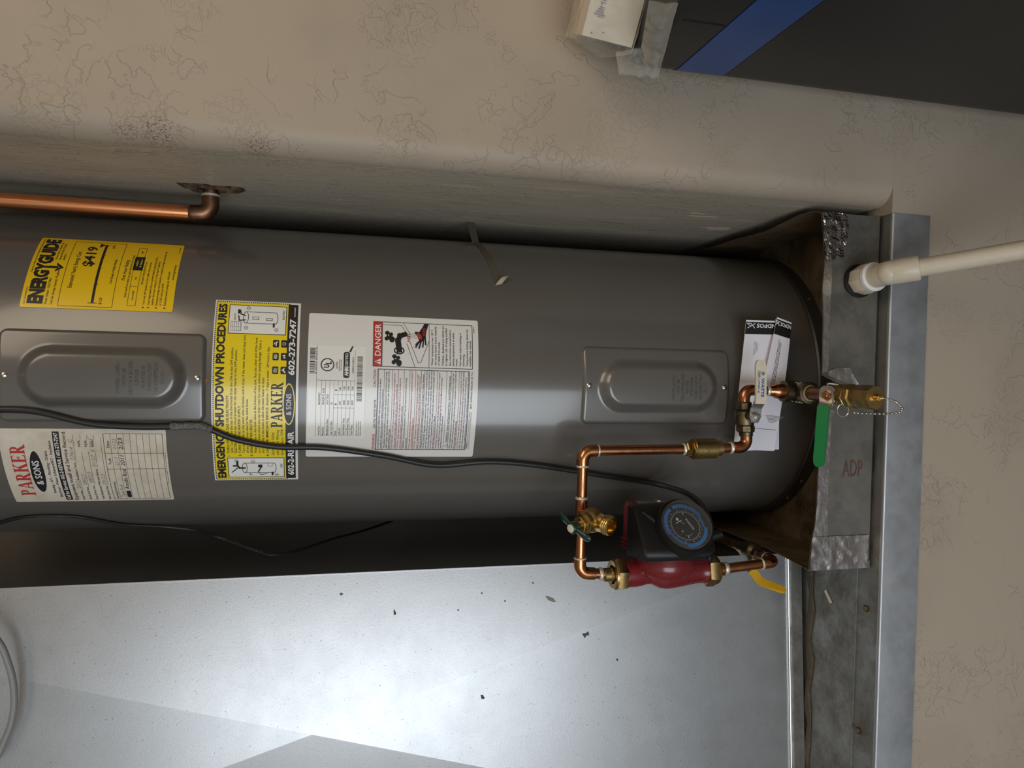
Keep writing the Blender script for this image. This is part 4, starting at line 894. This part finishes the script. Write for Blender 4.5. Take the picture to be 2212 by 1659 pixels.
for z0, z1 in ((.2635, .2405), (.4015, .4255)):
    s_ = 1 if z1 > z0 else -1
    mb = MB(); mb.hex((PX, PY, z0), (0, 0, s_), .0262, .017, 6, .35, .06); mb.lathe([(.0235, .016), (.0225, .0195), (.0215, .0200), (.0145, .0195), (.0140, .017)], (PX, PY, z0), (0, 0, s_), 30); part('union_nut', mb, brass_m, pu, 30)
    mb = MB(); mb.lathe([(.0118, .012), (.0118, .022), (.0105, .0235), (.0105, .033), (.0095, .034)], (PX, PY, z0-s_*.0), (0, 0, s_), 22); part('tailpiece', mb, brass_m if s_ > 0 else copper_m, pu, 40)
# control box: a slab whose front is cut at an angle, with a round boss for the dial
BY1 = -.385
DN = V((.62, -.785, -.04)).normalized(); DC = V((-.1965, -.3790, .3355)); DX = V((-DN.y, DN.x, 0)).normalized(); DZ = DN.cross(DX)*-1
if DZ.z < 0: DZ = -DZ
plan = [(-.170, -.326), (-.170, -.3445), (-.173, -.3505), (-.224, -.3925), (-.231, -.3960), (-.239, -.3945), (-.2445, -.388), (-.250, -.326)]
mb = MB(); n = len(plan); vs_ = []
for z, k in ((.2905, .93), (.2945, 1), (.3995, 1), (.4045, .93)): vs_ += [((x+.21)*k-.21, (y+.35)*k-.35, z+(.010 if z < .3 else 0)*(1 if x < -.235 else 0)) for x, y in plan]
mb.add(vs_, [tuple(range(n))[::-1], tuple(range(3*n, 4*n))]+[(j*n+i, j*n+(i+1) % n, (j+1)*n+(i+1) % n, (j+1)*n+i) for j in range(3) for i in range(n)])
cb = part('control_box', mb, blk_m, pu, 40)
mb = MB(); mb.lathe([(.0440, -.022), (.0440, .004), (.0430, .0065), (.0400, .0070), (.0392, .003), (.0392, 0)], DC, DN, 56, False); part('dial_boss', mb, blk_m, cb, 40)
mb = MB(); e0 = V((-.1775, -.3535, .3930)); e1 = V((-.2300, -.3960, .3180)); sd_ = V((-.72, -.30, .20))
mb.tube([e0, e0.lerp(e1, .3), e0.lerp(e1, .7), e1], [.0035, .006, .008, .006], 12); part('diagonal_rib', mb, blk_m, cb, 50)
mb = MB(); mb.lathe([(.0065, 0), (.0062, .003), (.0045, .0032), (.004, .001)], V((-.1805, -.3560, .3905)), DN, 18); part('box_screw', mb, blk_m, cb); mb = MB(); mb.lathe([(.0055, 0), (.0055, .006), (.004, .007)], (-.245, -.372, .2905), (0, -1, -.3), 14); part('box_screw', mb, blk_m, cb)
dl = MB(); dl.lathe([(.0385, 0), (.0385, .0035), (.0300, .0042), (.001, .0042)], DC, DN, 56); dl = part('dial', dl, face_m, pu, 40)
mb = MB()
for i in range(96):
    a = 2*math.pi*i/96
    if i in (7, 8, 9): continue
    r0, r1 = (.0292, .0345) if not 30 < i < 46 else (.0285, .031)
    if 70 < i < 80: r0, r1 = .0275, .0305
    c, s_ = math.cos(a), math.sin(a); wv = .00055
    q = [DC+DN*.0062+DX*(c*rr+sg*s_*wv)+DZ*(s_*rr-sg*c*wv) for rr, sg in ((r0, -1), (r1, -1), (r1, 1), (r0, 1))]
    mb.prism(q, DN*-.0025)
part('switch_pins', mb, blue_m, dl, 0, 'ring of small blue timer pins', 'stuff')
dm = Print(lambda u, v, h: tuple(DC+DN*(.0044+h/1000)+DX*(u/1000)-DZ*(v/1000)), 200)
PM['mark'] = mark_m
dm.ring(0, 0, 22.5, .45, 'mark', 1, 48)
for i in range(48):
    a = 2*math.pi*i/48; r0 = 23.6 if i % 4 else 23.2; r1 = 25 if i % 4 else 26; dm.line([(r0*math.cos(a), r0*math.sin(a)), (r1*math.cos(a), r1*math.sin(a))], .3, 'mark')
for i, t in enumerate(('12', '2', '4', '6', '8', '10')*2): a = rad(30*i+15); dm.text(t, 26*math.cos(a), 26*math.sin(a)+.9, 1.8, 'mark', None, 0, 'c')
dm.poly([(9, -13), (13.5, -12), (12, -8), (8, -9.5)], 'mark').line([(4, -14), (9, -4)], 1, 'mark')
dm.line([(-13, 8), (-16, 3), (-16, -3)], .4, 'mark').poly([(-7, -7), (-10, -9), (-10, -6)], 'mark')
dm.text('GRUNDFOS', -6, 13.5, 3.2, 'mark', 20, .01, rot=-25).text('AM', 17, 2, 2, 'mark').text('PM', -20, 1, 2, 'mark').text('12  6  9', 4, -1, 2.2, 'mark', 9, rot=-60)
dm.build(dl, {'mark': 'dial_markings'})
mb = MB(); mb.lathe([(.0392, .002), (.0392, .011), (.0380, .0145), (.0345, .0158), (.001, .0170)], DC, DN, 56, False)
part('clear_cover', mb, dome_m, pu, 45, 'clear plastic dial cover')
pe = Print(lambda u, v, h: (PX-.004-.012+v/1000*1.0, PY-.0245-h/1000+.0006*abs(v-6), .312-u/1000), 100)
PM['emb'] = red_m; mb = MB()
for t, u in (('25805', 0), ('99168', 16)):
    vt, ft, wdt = text_mesh(t, 0, .1); s_ = 4/CAP
    mb.add([(PX-.010-p[1]*s_/1000, PY-.0222-max(p[2], 0)*.006, .272+(u+p[0]*s_*.95)/1000) for p in vt], ft)
part('cast_lettering', mb, red_m, pu, 50)
# strain relief of the cord
mb = MB(); mb.lathe([(.0085, 0), (.0085, .006), (.0070, .007), (.0072, .012), (.0060, .013), (.0062, .020)], (-.2135, -.372, .2905), (.15, 0, -1), 16); part('cord_grip', mb, blk_m, pu, 40)

# ---- return side below the pump
rt = thing('return_pipe', 'tarnished copper pipe dropping from the pump and running back past the tank', 'pipe', (-.275, -.2, .12))
mb = MB(); mb.tube([(PX, PY, .232), (-.2765, PY, .150)], R2, 18); part('pipe', mb, copper_m, rt); ringp(rt, (PX+.001, PY, .2260), (.06, 0, -1), .0100, .007); ringp(rt, (-.2775, PY, .1600), (.06, 0, -1), .0094, .004)
elbow(rt, (-.277, PY, .16), (-.2755, PY, .1350), (-.2755, -.25, .1350), .0093, .024, bend=.014); ringp(rt, (-.2755, PY+.026, .1350), (0, 1, 0), .0094, .005)
mb = MB(); mb.tube([(-.2755, PY+.02, .135), (-.2765, -.255, .135)], R2, 18); part('pipe', mb, copperd_m, rt)
mb = MB(); mb.tube([(-.2765, -.205, .135), (-.2785, .02, .135), (-.2785, .20, .135)], R2, 18); part('pipe', mb, copperd_m, rt)
yv = thing('return_ball_valve', 'dark bronze ball valve with bent yellow lever below the pump', 'valve', (-.276, -.23, .12))
mb = MB(); mb.hex((-.2762, -.268, .135), (0, 1, 0), .0125, .013, 8); mb.lathe([(.0120, 0), (.0165, .005), (.0175, .014), (.0165, .024), (.0120, .029)], (-.2762, -.257, .135), (0, 1, 0), 26); mb.hex((-.2765, -.230, .135), (0, 1, 0), .0140, .013, 8); mb.lathe([(.010, 0), (.0100, .012)], (-.2768, -.218, .135), (0, 1, 0), 20); part('valve_body', mb, bronze_m, yv, 30)
mb = MB(); mb.tube([(-.284, -.262, .140), (-.2925, -.268, .158)], .0042, 14); mb.hex((-.2895, -.266, .1525), (-.42, -.28, .86), .0072, .005); part('stem', mb, wh_m, yv, 30)
plate([(-.2900, -.268, .1630), (-.2960, -.270, .1580), (-.3000, -.273, .1530)], [.0058, .0066, .0066], .0022, V((.35, -.75, .5)), ring_m, 'lever_bracket', yv)
lv2 = [(-.2990, -.2725, .1540), (-.3070, -.278, .1484), (-.3125, -.282, .1462), (-.3158, -.2855, .1438), (-.3180, -.291, .1370), (-.3201, -.296, .1300), (-.3240, -.304, .1180), (-.3255, -.307, .1135), (-.3262, -.308, .1115)]
plate(lv2, [.0068, .0072, .0070, .0068, .0066, .0066, .0060, .0046, .0020], .0046, [V((.35, -.75, .5))]*3+[V((.55, -.75, .3))]*2+[V((.75, -.62, .1))]*4, yel_m, 'lever', yv)

# ================================================================== DRAIN VALVE
dv = thing('drain_valve', 'brass drain ball valve with green lever and capped end on a chain', 'valve', (.004, -.44, .08))
mb = MB(); mb.tube([(.0045, -.330, .10), (.0042, -.392, .10)], .0112, 20); part('copper_stub', mb, copperd_m, dv)
ringp(dv, (.0045, -.339, .10), (0, 1, 0), .0135, .006, verd_m)
mb = MB(); mb.lathe([(.0125, 0), (.0148, .002), (.0150, .012), (.0168, .016), (.0172, .028), (.0168, .034), (.0158, .036), (.0158, .040), (.0178, .042), (.0178, .048), (.0150, .049)], (.0042, -.386, .10), (0, -1, 0), 30); part('valve_body', mb, brass_m, dv, 40)
mb = MB(); mb.hex((.0038, -.434, .0995), (0, -1, 0), .0185, .012, 8, .2); mb.lathe([(.0150, 0), (.0150, .014)], (.0038, -.444, .0995), (0, -1, 0), 24); part('outlet_nut', mb, brass_m, dv, 30)
mb = MB(); mb.hex((.0036, -.455, .0992), (0, -1, 0), .0182, .030, 8, .2, .10); part('end_cap', mb, brass_m, dv, 30)
mb = MB(); mb.lathe([(.0050, 0), (.0052, .003), (.0042, .005), (.0046, .010), (.0035, .011)], (.0036, -.4845, .0992), (0, -1, 0), 16); part('cap_stud', mb, brassb_m, dv)
sd2 = V((0, -.52, .86)).normalized(); sb = V((.0040, -.404, .112))
mb = MB(); mb.lathe([(.0085, 0), (.0085, .006), (.0045, .0065), (.0045, .018)], sb, sd2, 16); part('stem', mb, brass_m, dv)
pq = sb+sd2*.0095
plate([pq+V((.014, .0, 0)), pq+V((.010, 0, 0)), pq, pq+V((-.009, 0, 0)), pq+V((-.014, -.001, .004)), pq+V((-.022, -.003, .0095))], [.006, .0105, .0125, .0115, .009, .009], .0022, sd2, steel_m, 'lever_bracket', dv)
mb = MB(); mb.hex(sb+sd2*.0110, sd2, .0070, .0055); mb.lathe([(.0035, 0), (.0035, .0085), (.003, .009)], sb+sd2*.0110, sd2, 12); part('lever_nut', mb, copper_m, dv, 30)
g0 = V((-.0120, -.4125, .1285)); g1 = V((-.1045, -.4115, .1335))
gp = [g0.lerp(g1, t) for t in (0, .05, .5, .53, .60, .85, .94, .98, 1.0)]
plate(gp, [.0080, .0084, .0084, .0081, .0078, .0082, .0072, .0050, .002], .0062, sd2, green_m, 'lever', dv)
mb = MB(); q0 = pq+V((.016, -.006, .002)); mb.tube(smooth_path([q0+V((0, -.010, -.008)), q0+V((.001, -.001, .004)), q0+V((-.014, -.009, .0)), q0+V((-.032, -.011, .0015))], 6), .0013, 8); part('lever_clip', mb, steel_m, dv)
# chain
ch = smooth_path([(.0036, -.492, .1000), (.0030, -.500, .0945), (.0000, -.508, .0880), (-.0060, -.510, .0800), (-.0120, -.507, .0740), (-.0165, -.498, .0740), (-.0190, -.485, .0800), (-.0200, -.466, .0890), (-.0205, -.448, .0985), (-.0195, -.436, .1060)], 14)
mb = MB(); acc = 0; last = ch[0]
for p in ch[6:-8]:
    if (p-last).length > .0048: mb.sphere(p, .0021, 8, 6); last = p
part('bead_chain', mb, steel_m, dv, 60, 'small steel bead chain', 'stuff')
mb = MB(); mb.tube(ch, .0006, 6); part('chain_wire', mb, steel_m, dv)
mb = MB(); c0 = V((-.0175, -.432, .110)); mb.tube([c0+V((.0095*math.cos(a*math.pi/9), .003*math.sin(a*math.pi/9), .0075*math.sin(a*math.pi/9))) for a in range(18)]+[c0+V((.0095, 0, 0))], .0009, 7); part('chain_ring', mb, steel_m, dv)

# ================================================================== DISCHARGE PIPE, PVC DRAIN
dp = thing('discharge_pipe', 'shiny copper discharge pipe running down into a ragged wall hole', 'pipe', (.264, -.152, 1.02))
mb = MB(); mb.tube([(.2635, -.1520, 1.055), (.2645, -.1520, 1.62)], .0112, 22); part('pipe', mb, copperb_m, dp)
elbow(dp, (.2635, -.152, 1.08), (.2635, -.152, 1.0375), (.30, -.152, 1.0375), .0128, .027, copperd_m, .017); ringp(dp, (.2635, -.152, 1.065), (0, 0, 1), .0131, .006, copperd_m); ringp(dp, (.2925, -.152, 1.0375), (1, 0, 0), .0136, .005)
mb = MB(); mb.tube([(.285, -.152, 1.0375), (.335, -.152, 1.0375)], .0112, 18); part('pipe', mb, copperd_m, dp)
pv = thing('pvc_drain_pipe', 'cream plastic pipe with elbow draining the metal pan', 'pipe', (.19, -.43, 0))
p0 = V((.1845, PF-.001, .0385)); p1 = V((.1895, -.432, .0400)); d0 = (p1-p0).normalized(); d1 = V((.0175, -.087, -.087)).normalized()
mb = MB(); mb.lathe([(.0245, 0), (.0265, .001), (.0265, .004), (.022, .005)], p0, d0, 30); part('rubber_washer', mb, blk_m, pv)
mb = MB(); mb.hex(p0+d0*.004, d0, .0235, .026, 8, .2, .06); part('adapter', mb, pvc_m, pv, 25)
mb = MB(); mb.lathe([(.0160, 0), (.0225, .001), (.0225, .007), (.0160, .008)], p0+d0*.031, d0, 30); part('white_flange', mb, pvcw_m, pv)
mb = MB(); mb.tube([p0+d0*.036, p1-d0*.006, p1, p1+d1*.012], [.0175, .0178, .0180, .0182], 26); mb.sphere(p1+d0*.002, .0180, 22, 14); mb.lathe([(.0175, 0), (.0185, .004), (.0185, .036), (.0172, .038)], p1+d1*.004, d1, 30); part('elbow', mb, pvc_m, pv, 40)
mb = MB(); mb.tube([p1+d1*.02, p1+d1*.70], .0134, 24); part('pipe', mb, pvc_m, pv)

# ================================================================== CORDS
def on_tank(a, z, l=.0052): return V((TX+(TR+l)*math.sin(rad(a)), -(TR+l)*math.cos(rad(a)), z))
pts = [on_tank(-9.4, 1.40), on_tank(-9.6, 1.30), on_tank(-10, 1.2372, .0075), on_tank(-13.7, 1.1701, .007), on_tank(-14.8, 1.11), on_tank(-14.7, 1.0635), on_tank(-14.8, 1.0267), on_tank(-18.9, .9834), on_tank(-21.6, .9258), on_tank(-22.0, .8594), on_tank(-25.2, .7696), on_tank(-29.2, .6896), on_tank(-28.0, .6082), on_tank(-29.5, .5304), on_tank(-34.4, .4049, .008), V((-0.1577, -0.2070, 0.3172)), V((-0.1664, -0.2450, 0.2751)), V((-0.1750, -0.2850, 0.2660)), V((-0.1874, -0.3250, 0.2707)), V((-0.2034, -0.3550, 0.2779)), V((-0.2168, -0.3700, 0.2851)), V((-.2140, -.372, .2890))]
pc = thing('power_cord', 'thick black power cord running down the tank to the pump', 'cord', on_tank(-25, .25))
mb = MB(); mb.tube(smooth_path(pts, 7), .0046, 12); part('cord', mb, rubber_m, pc, 60)
seg = smooth_path(pts, 7)[5*7-1:6*7+3]
mb = MB(); mb.tube(seg, [.0053+.0007*math.sin(i*1.9) for i in range(len(seg))], 10); part('tape_wrap', mb, ctape_m, pc, 30)
tc = [on_tank(-59, 1.345, .002), on_tank(-57.5, 1.3282, .003), on_tank(-53, 1.2844, .003), on_tank(-53.5, 1.2238, .003), on_tank(-62.5, 1.1633, .003), on_tank(-66, 1.1187, .003), on_tank(-69, 1.068, .008), V((-.262, -.067, 1.0296)), V((-.281, -.088, .9691)), V((-.287, -.098, .9400)), V((-.286, -.075, .900)), V((-.280, -.030, .848)), V((-.276, .02, .785)), V((-.270, .09, .72)), V((-.262, .16, .68))]
mb = MB(); sp2 = smooth_path(tc, 7); mb.tube(sp2, .0017, 8); mb.tube([p+V((.0, -.0015, .0026)) for p in sp2], .0017, 8); mb.tube([p+V((.0, -.001, -.0028)) for p in sp2], .0016, 8)
single('lamp_cord', mb, rubber_m, 'thin black flat cord looping between the tank and the duct', 'cord', 60)
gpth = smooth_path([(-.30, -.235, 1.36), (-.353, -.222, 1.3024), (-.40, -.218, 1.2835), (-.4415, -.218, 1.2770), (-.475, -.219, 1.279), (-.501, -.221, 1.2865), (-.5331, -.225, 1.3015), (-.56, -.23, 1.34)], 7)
mb = MB(); mb.tube(gpth, .0046, 12); single('cord_shade', mb, cordshade_m, 'grey tube shaped as the soft shade of a cord on the duct front', 'cord shade', 60)  # tube stands in for a cord's soft shade on the sheet metal

# ================================================================== LEAFLETS BEHIND THE PIPES
def leaflet(name, label, tl, bl, tr_, br_, hdr, nseg=20, bow=.004, txt=True, seed=0):
    """quad given by its four corners; the black heading runs across the first end"""
    tl, bl, tr_, br_ = V(tl), V(bl), V(tr_), V(br_)
    def at(s_, t_, h=0.):      # s_ along the length from the heading end, t_ across
        p = tl.lerp(tr_, s_).lerp(bl.lerp(br_, s_), t_); n_ = (tr_-tl).cross(bl-tl).normalized()
        if n_.y > 0: n_ = -n_
        return p+n_*(bow*math.sin(math.pi*s_)*(1 if seed else -1)+h)
    root = thing(name, label, 'leaflet', tl.lerp(br_, .5)+V((0, 0, -.03)), 'pump instruction leaflets behind the copper pipes'); mb = MB(); vs_ = []
    for h in (0, -.0007):
        for i in range(nseg+1): vs_ += [at(i/nseg, 0, h), at(i/nseg, .5, h), at(i/nseg, 1, h)]
    fs = []; k = 3*(nseg+1)
    for i in range(nseg):
        for j in range(2):
            a = 3*i+j; fs += [(a, a+1, a+4, a+3), (a+k, a+1+k, a+4+k, a+3+k)]
        fs += [(3*i, 3*i+3, 3*i+3+k, 3*i+k), (3*i+2, 3*i+5, 3*i+5+k, 3*i+2+k)]
    fs += [(0, 1, k+1, k), (1, 2, k+2, k+1), (k-3, k-2, 2*k-2, 2*k-3), (k-2, k-1, 2*k-1, 2*k-2)]
    mb.add(vs_, fs); sh = part('sheet', mb, paper_m, root, 50)
    ln = (tr_-tl).length; wdt = (bl-tl).length
    P = Print(lambda u, v, h: tuple(at(v/1000/ln, u/1000/wdt, .0003+h/1000)), 300)
    q = hdr*1000; W = wdt*1000
    for i in range(4): P.rect(0, 3+(q-3)*i/4, W, 3+(q-3)*(i+1)/4, 'black', 0)
    P.build(sh, {'black': 'black_heading'})
    # the heading is printed upside down as seen in the photograph: letters grow towards the sheet's end
    P2 = Print(lambda u, v, h: tuple(at((3+q*.30+v)/1000/ln, (W-2-u)/1000/wdt, .0003+h/1000)), 300)
    return root, sh, at, ln*1000, W, q
root, sh, at, Ln, W, q = leaflet('instruction_leaflet', 'folded white pump leaflet with black heading, upright one nearer the tank', (.1235, -.2755, .1790), (.1240, -.2755, .1140), (-.0960, -.2755, .1960), (-.0940, -.2755, .1100), .0235, seed=0, bow=.001)
def leaf_text(sh, at, Ln, W, q, u0, wtxt):
    P = Print(lambda u, v, h: tuple(at((5.5+v)/Ln, u/W, .0004+h/1000)), 300)
    # reading direction: towards the top edge (u decreasing); letter tops towards the length (v increasing)
    Q = Print(lambda u, v, h: tuple(at((6.0-v+0)/Ln, (u0-u)/W, .0006+h/1000)), 300)
    lg = wtxt*.34; a = wtxt*1.1
    Q.text('NDFOS', 0, 0, 6.2, 'white', wtxt, .025); Q.line([(a, 0), (a+lg, -7)], 1.3, 'white').line([(a, -7), (a+lg*.6, .6), (a+lg*1.2, .6), (a+lg*.7, -3)], 1.2, 'white')
    Q.build(sh, {'white': 'heading_lettering'})
leaf_text(sh, at, Ln, W, q, 56, 36)
Q = Print(lambda u, v, h: tuple(at(u/Ln, v/W, .0006+h/1000)), 300)
for i in range(4): Q.rect(35+i, 18+i*2.2, 60-i*3, 18.4+i*2.2, 'grey')
Q.rect(190, 3, 190.4, W-3, 'black'); Q.build(sh, {'grey': 'fine_print', 'black': 'fold_line'})
root, sh, at, Ln, W, q = leaflet('instruction_leaflet', 'tilted white pump leaflet with black heading lying in front of the other', (.1300, -.2800, .1240), (.1215, -.2800, .0960), (-.0930, -.2840, .1780), (-.0955, -.2840, .1250), .0290, seed=1, bow=.004)
leaf_text(sh, at, Ln, W, q, W-1, 20)
Q = Print(lambda u, v, h: tuple(at(u/Ln, v/W, .0006+h/1000)), 300)
for i in range(3):
    u = 36+i*3
    while u < 120: wv = random.uniform(2, 6); Q.rect(u, W*.36+i*2, min(u+wv, 120), W*.36+.6+i*2, 'black'); u += wv+1
for i in range(6): Q.rect(168+i*2.2, 12+i, 168.7+i*2.2, 34-i*2, 'grey')
Q.rect(192, 2, 192.5, W-2, 'black'); Q.build(sh, {'black': 'fine_print', 'grey': 'small_table'})

# ================================================================== CABINET, CARTON, BAG
cb_ = thing('cabinet', 'black upright cabinet with blue band in front of the beige wall', 'cabinet', (.63, -.64, FLOOR))
def slab(x0, x1, y0, y1, z0, z1, r, top=0.):
    pol = []
    for cx, cy, a0 in ((x1-r, y1-r, 0), (x0+r, y1-r, 90), (x0+r, y0+r, 180), (x1-r, y0+r, 270)):
        for i in range(9): a = rad(a0+11.25*i); pol.append((cx+r*math.cos(a), cy+r*math.sin(a)))
    n = len(pol); vs_ = []; cxm, cym = (x0+x1)/2, (y0+y1)/2; lay = [(z0, 1)]+([(z1, 1)] if not top else [(z1-top, 1), (z1-top*.4, .985), (z1, .955)])
    for z, k in lay: vs_ += [((x-cxm)*k+cxm, (y-cym)*k+cym, z) for x, y in pol]
    fs = [tuple(range(n))[::-1], tuple(range((len(lay)-1)*n, len(lay)*n))]
    for j in range(len(lay)-1):
        for i in range(n): a = j*n+i; b = j*n+(i+1) % n; fs.append((a, b, b+n, a+n))
    mb = MB(); mb.add(vs_, fs); return mb
part('cabinet_body', slab(.440, .80, -.86, -.420, FLOOR, .334, .045), cab_m, cb_, 30)
part('blue_band', slab(.4395, .8005, -.8605, -.4195, .3355, .404, .045), cabb_m, cb_, 30)
part('lid', slab(.440, .80, -.86, -.420, .4055, .478, .045, .02), cab_m, cb_, 30)
mb = MB(); mb.box((.4393, -.585, .406), (.441, -.583, .459)); part('lid_seam', mb, face_m, cb_, 0)
# white carton in a clear bag on the lid
ct = thing('carton', 'white printed carton inside a clear plastic bag on black cabinet', 'box', (.55, -.50, .48))
A = V((.446, -.488, .483)); ex = V((.88, -.45, -.10)).normalized(); ez = V((.30, .0, .95)).normalized(); ey = ez.cross(ex).normalized(); ez = ex.cross(ey).normalized()
def bx3(o, a, b, c):
    mb = MB(); o, a, b, c = V(o), V(a), V(b), V(c)
    mb.add([o, o+a, o+a+b, o+b, o+c, o+a+c, o+a+b+c, o+b+c], [(0, 1, 2, 3), (4, 5, 6, 7), (0, 1, 5, 4), (1, 2, 6, 5), (2, 3, 7, 6), (3, 0, 4, 7)]); return mb
part('carton_body', bx3(A, ex*.18, ey*.09, ez*.066), card_m, ct, 0)
P = Print(lambda u, v, h: tuple(A+ez*(.066-v/1000)+ex*(u/1000)-ey*(.0004+h/1000)), 300)
for i in range(5): P.rect(26+i*3, 8+i*2, 28+i*3, 22-i*2, 'grey')
P.rect(4, 10, 6, 12, 'grey').rect(8, 24, 9.5, 27, 'grey').text('II II II', 24, 20, 7, 'grey', 20); P.build(ct, {'grey': 'carton_print'})
# bag: a crumpled skin stretched over the carton, its open end drooping over the cabinet's edge
bm = bmesh.new(); g = .006
for a, b, c in ((0, 0, 0), (1, 0, 0), (0, 1, 0), (1, 1, 0), (0, 0, 1), (1, 0, 1), (0, 1, 1), (1, 1, 1)):
    bm.verts.new(A+ex*(-g+a*(.18+2*g))+ey*(-g+b*(.09+2*g))+ez*(-.001+c*(.068+g)))
bm.verts.new(A+ex*-.020+ey*.02+ez*.035); bm.verts.new(A+ex*.05-ey*.016+ez*.03)
bmesh.ops.convex_hull(bm, input=bm.verts[:]); bmesh.ops.triangulate(bm, faces=bm.faces[:])
bmesh.ops.subdivide_edges(bm, edges=bm.edges[:], cuts=7, use_grid_fill=True)
ctr = A+ex*.09+ey*.045+ez*.034
for v in bm.verts:
    q = mnoise.noise(v.co*45)*.0035+abs(mnoise.noise(v.co*110))*.003; v.co += (v.co-ctr).normalized()*q
bm.verts.index_update(); mb = MB(); mb.add([tuple(v.co) for v in bm.verts], [tuple(v.index for v in f.verts) for f in bm.faces]); bm.free()
UP = [V((0.4364, -0.4920, 0.5060)), V((0.4426, -0.5000, 0.4751)), V((0.4370, -0.6197, 0.5183))]; LO = [V((0.4087, -0.4970, 0.5029)), V((0.4280, -0.4593, 0.4323)), V((0.4340, -0.6337, 0.4907))]
nu, nv = 20, 14; vs_ = []
def quad3(P, t): return P[0].lerp(P[1], t*2) if t < .5 else P[1].lerp(P[2], t*2-1)
for s_ in (0, -.0012):
    for j in range(nv+1):
        for i in range(nu+1):
            p = quad3(UP, i/nu).lerp(quad3(LO, i/nu), j/nv); k = math.sin(math.pi*i/nu)
            q = abs(mnoise.noise(p*40))*.012+mnoise.noise(p*120)*.003
            vs_.append(p+V((-.8, -.5, .2))*(q*min(1, j/3)+.004*k*math.sin(math.pi*j/nv))+V((s_, 0, 0)))
fs = []; o2 = (nu+1)*(nv+1)
for o in (0, o2):
    for j in range(nv):
        for i in range(nu): a = o+j*(nu+1)+i; fs.append((a, a+1, a+nu+2, a+nu+1))
mb.add(vs_, fs); single('plastic_bag', mb, bag_m, 'crumpled clear plastic bag around the white carton', 'bag', 20)
mb = MB(); mb.prism([(-.345, -.262, -.0005), (-.362, -.278, -.0005), (-.3635, -.276, .002), (-.347, -.2605, .002)], (.002, -.002, .0005))
single('wood_splinter', mb, card_m, 'pale wood splinter lying on the dirty metal platform', 'splinter', 0)
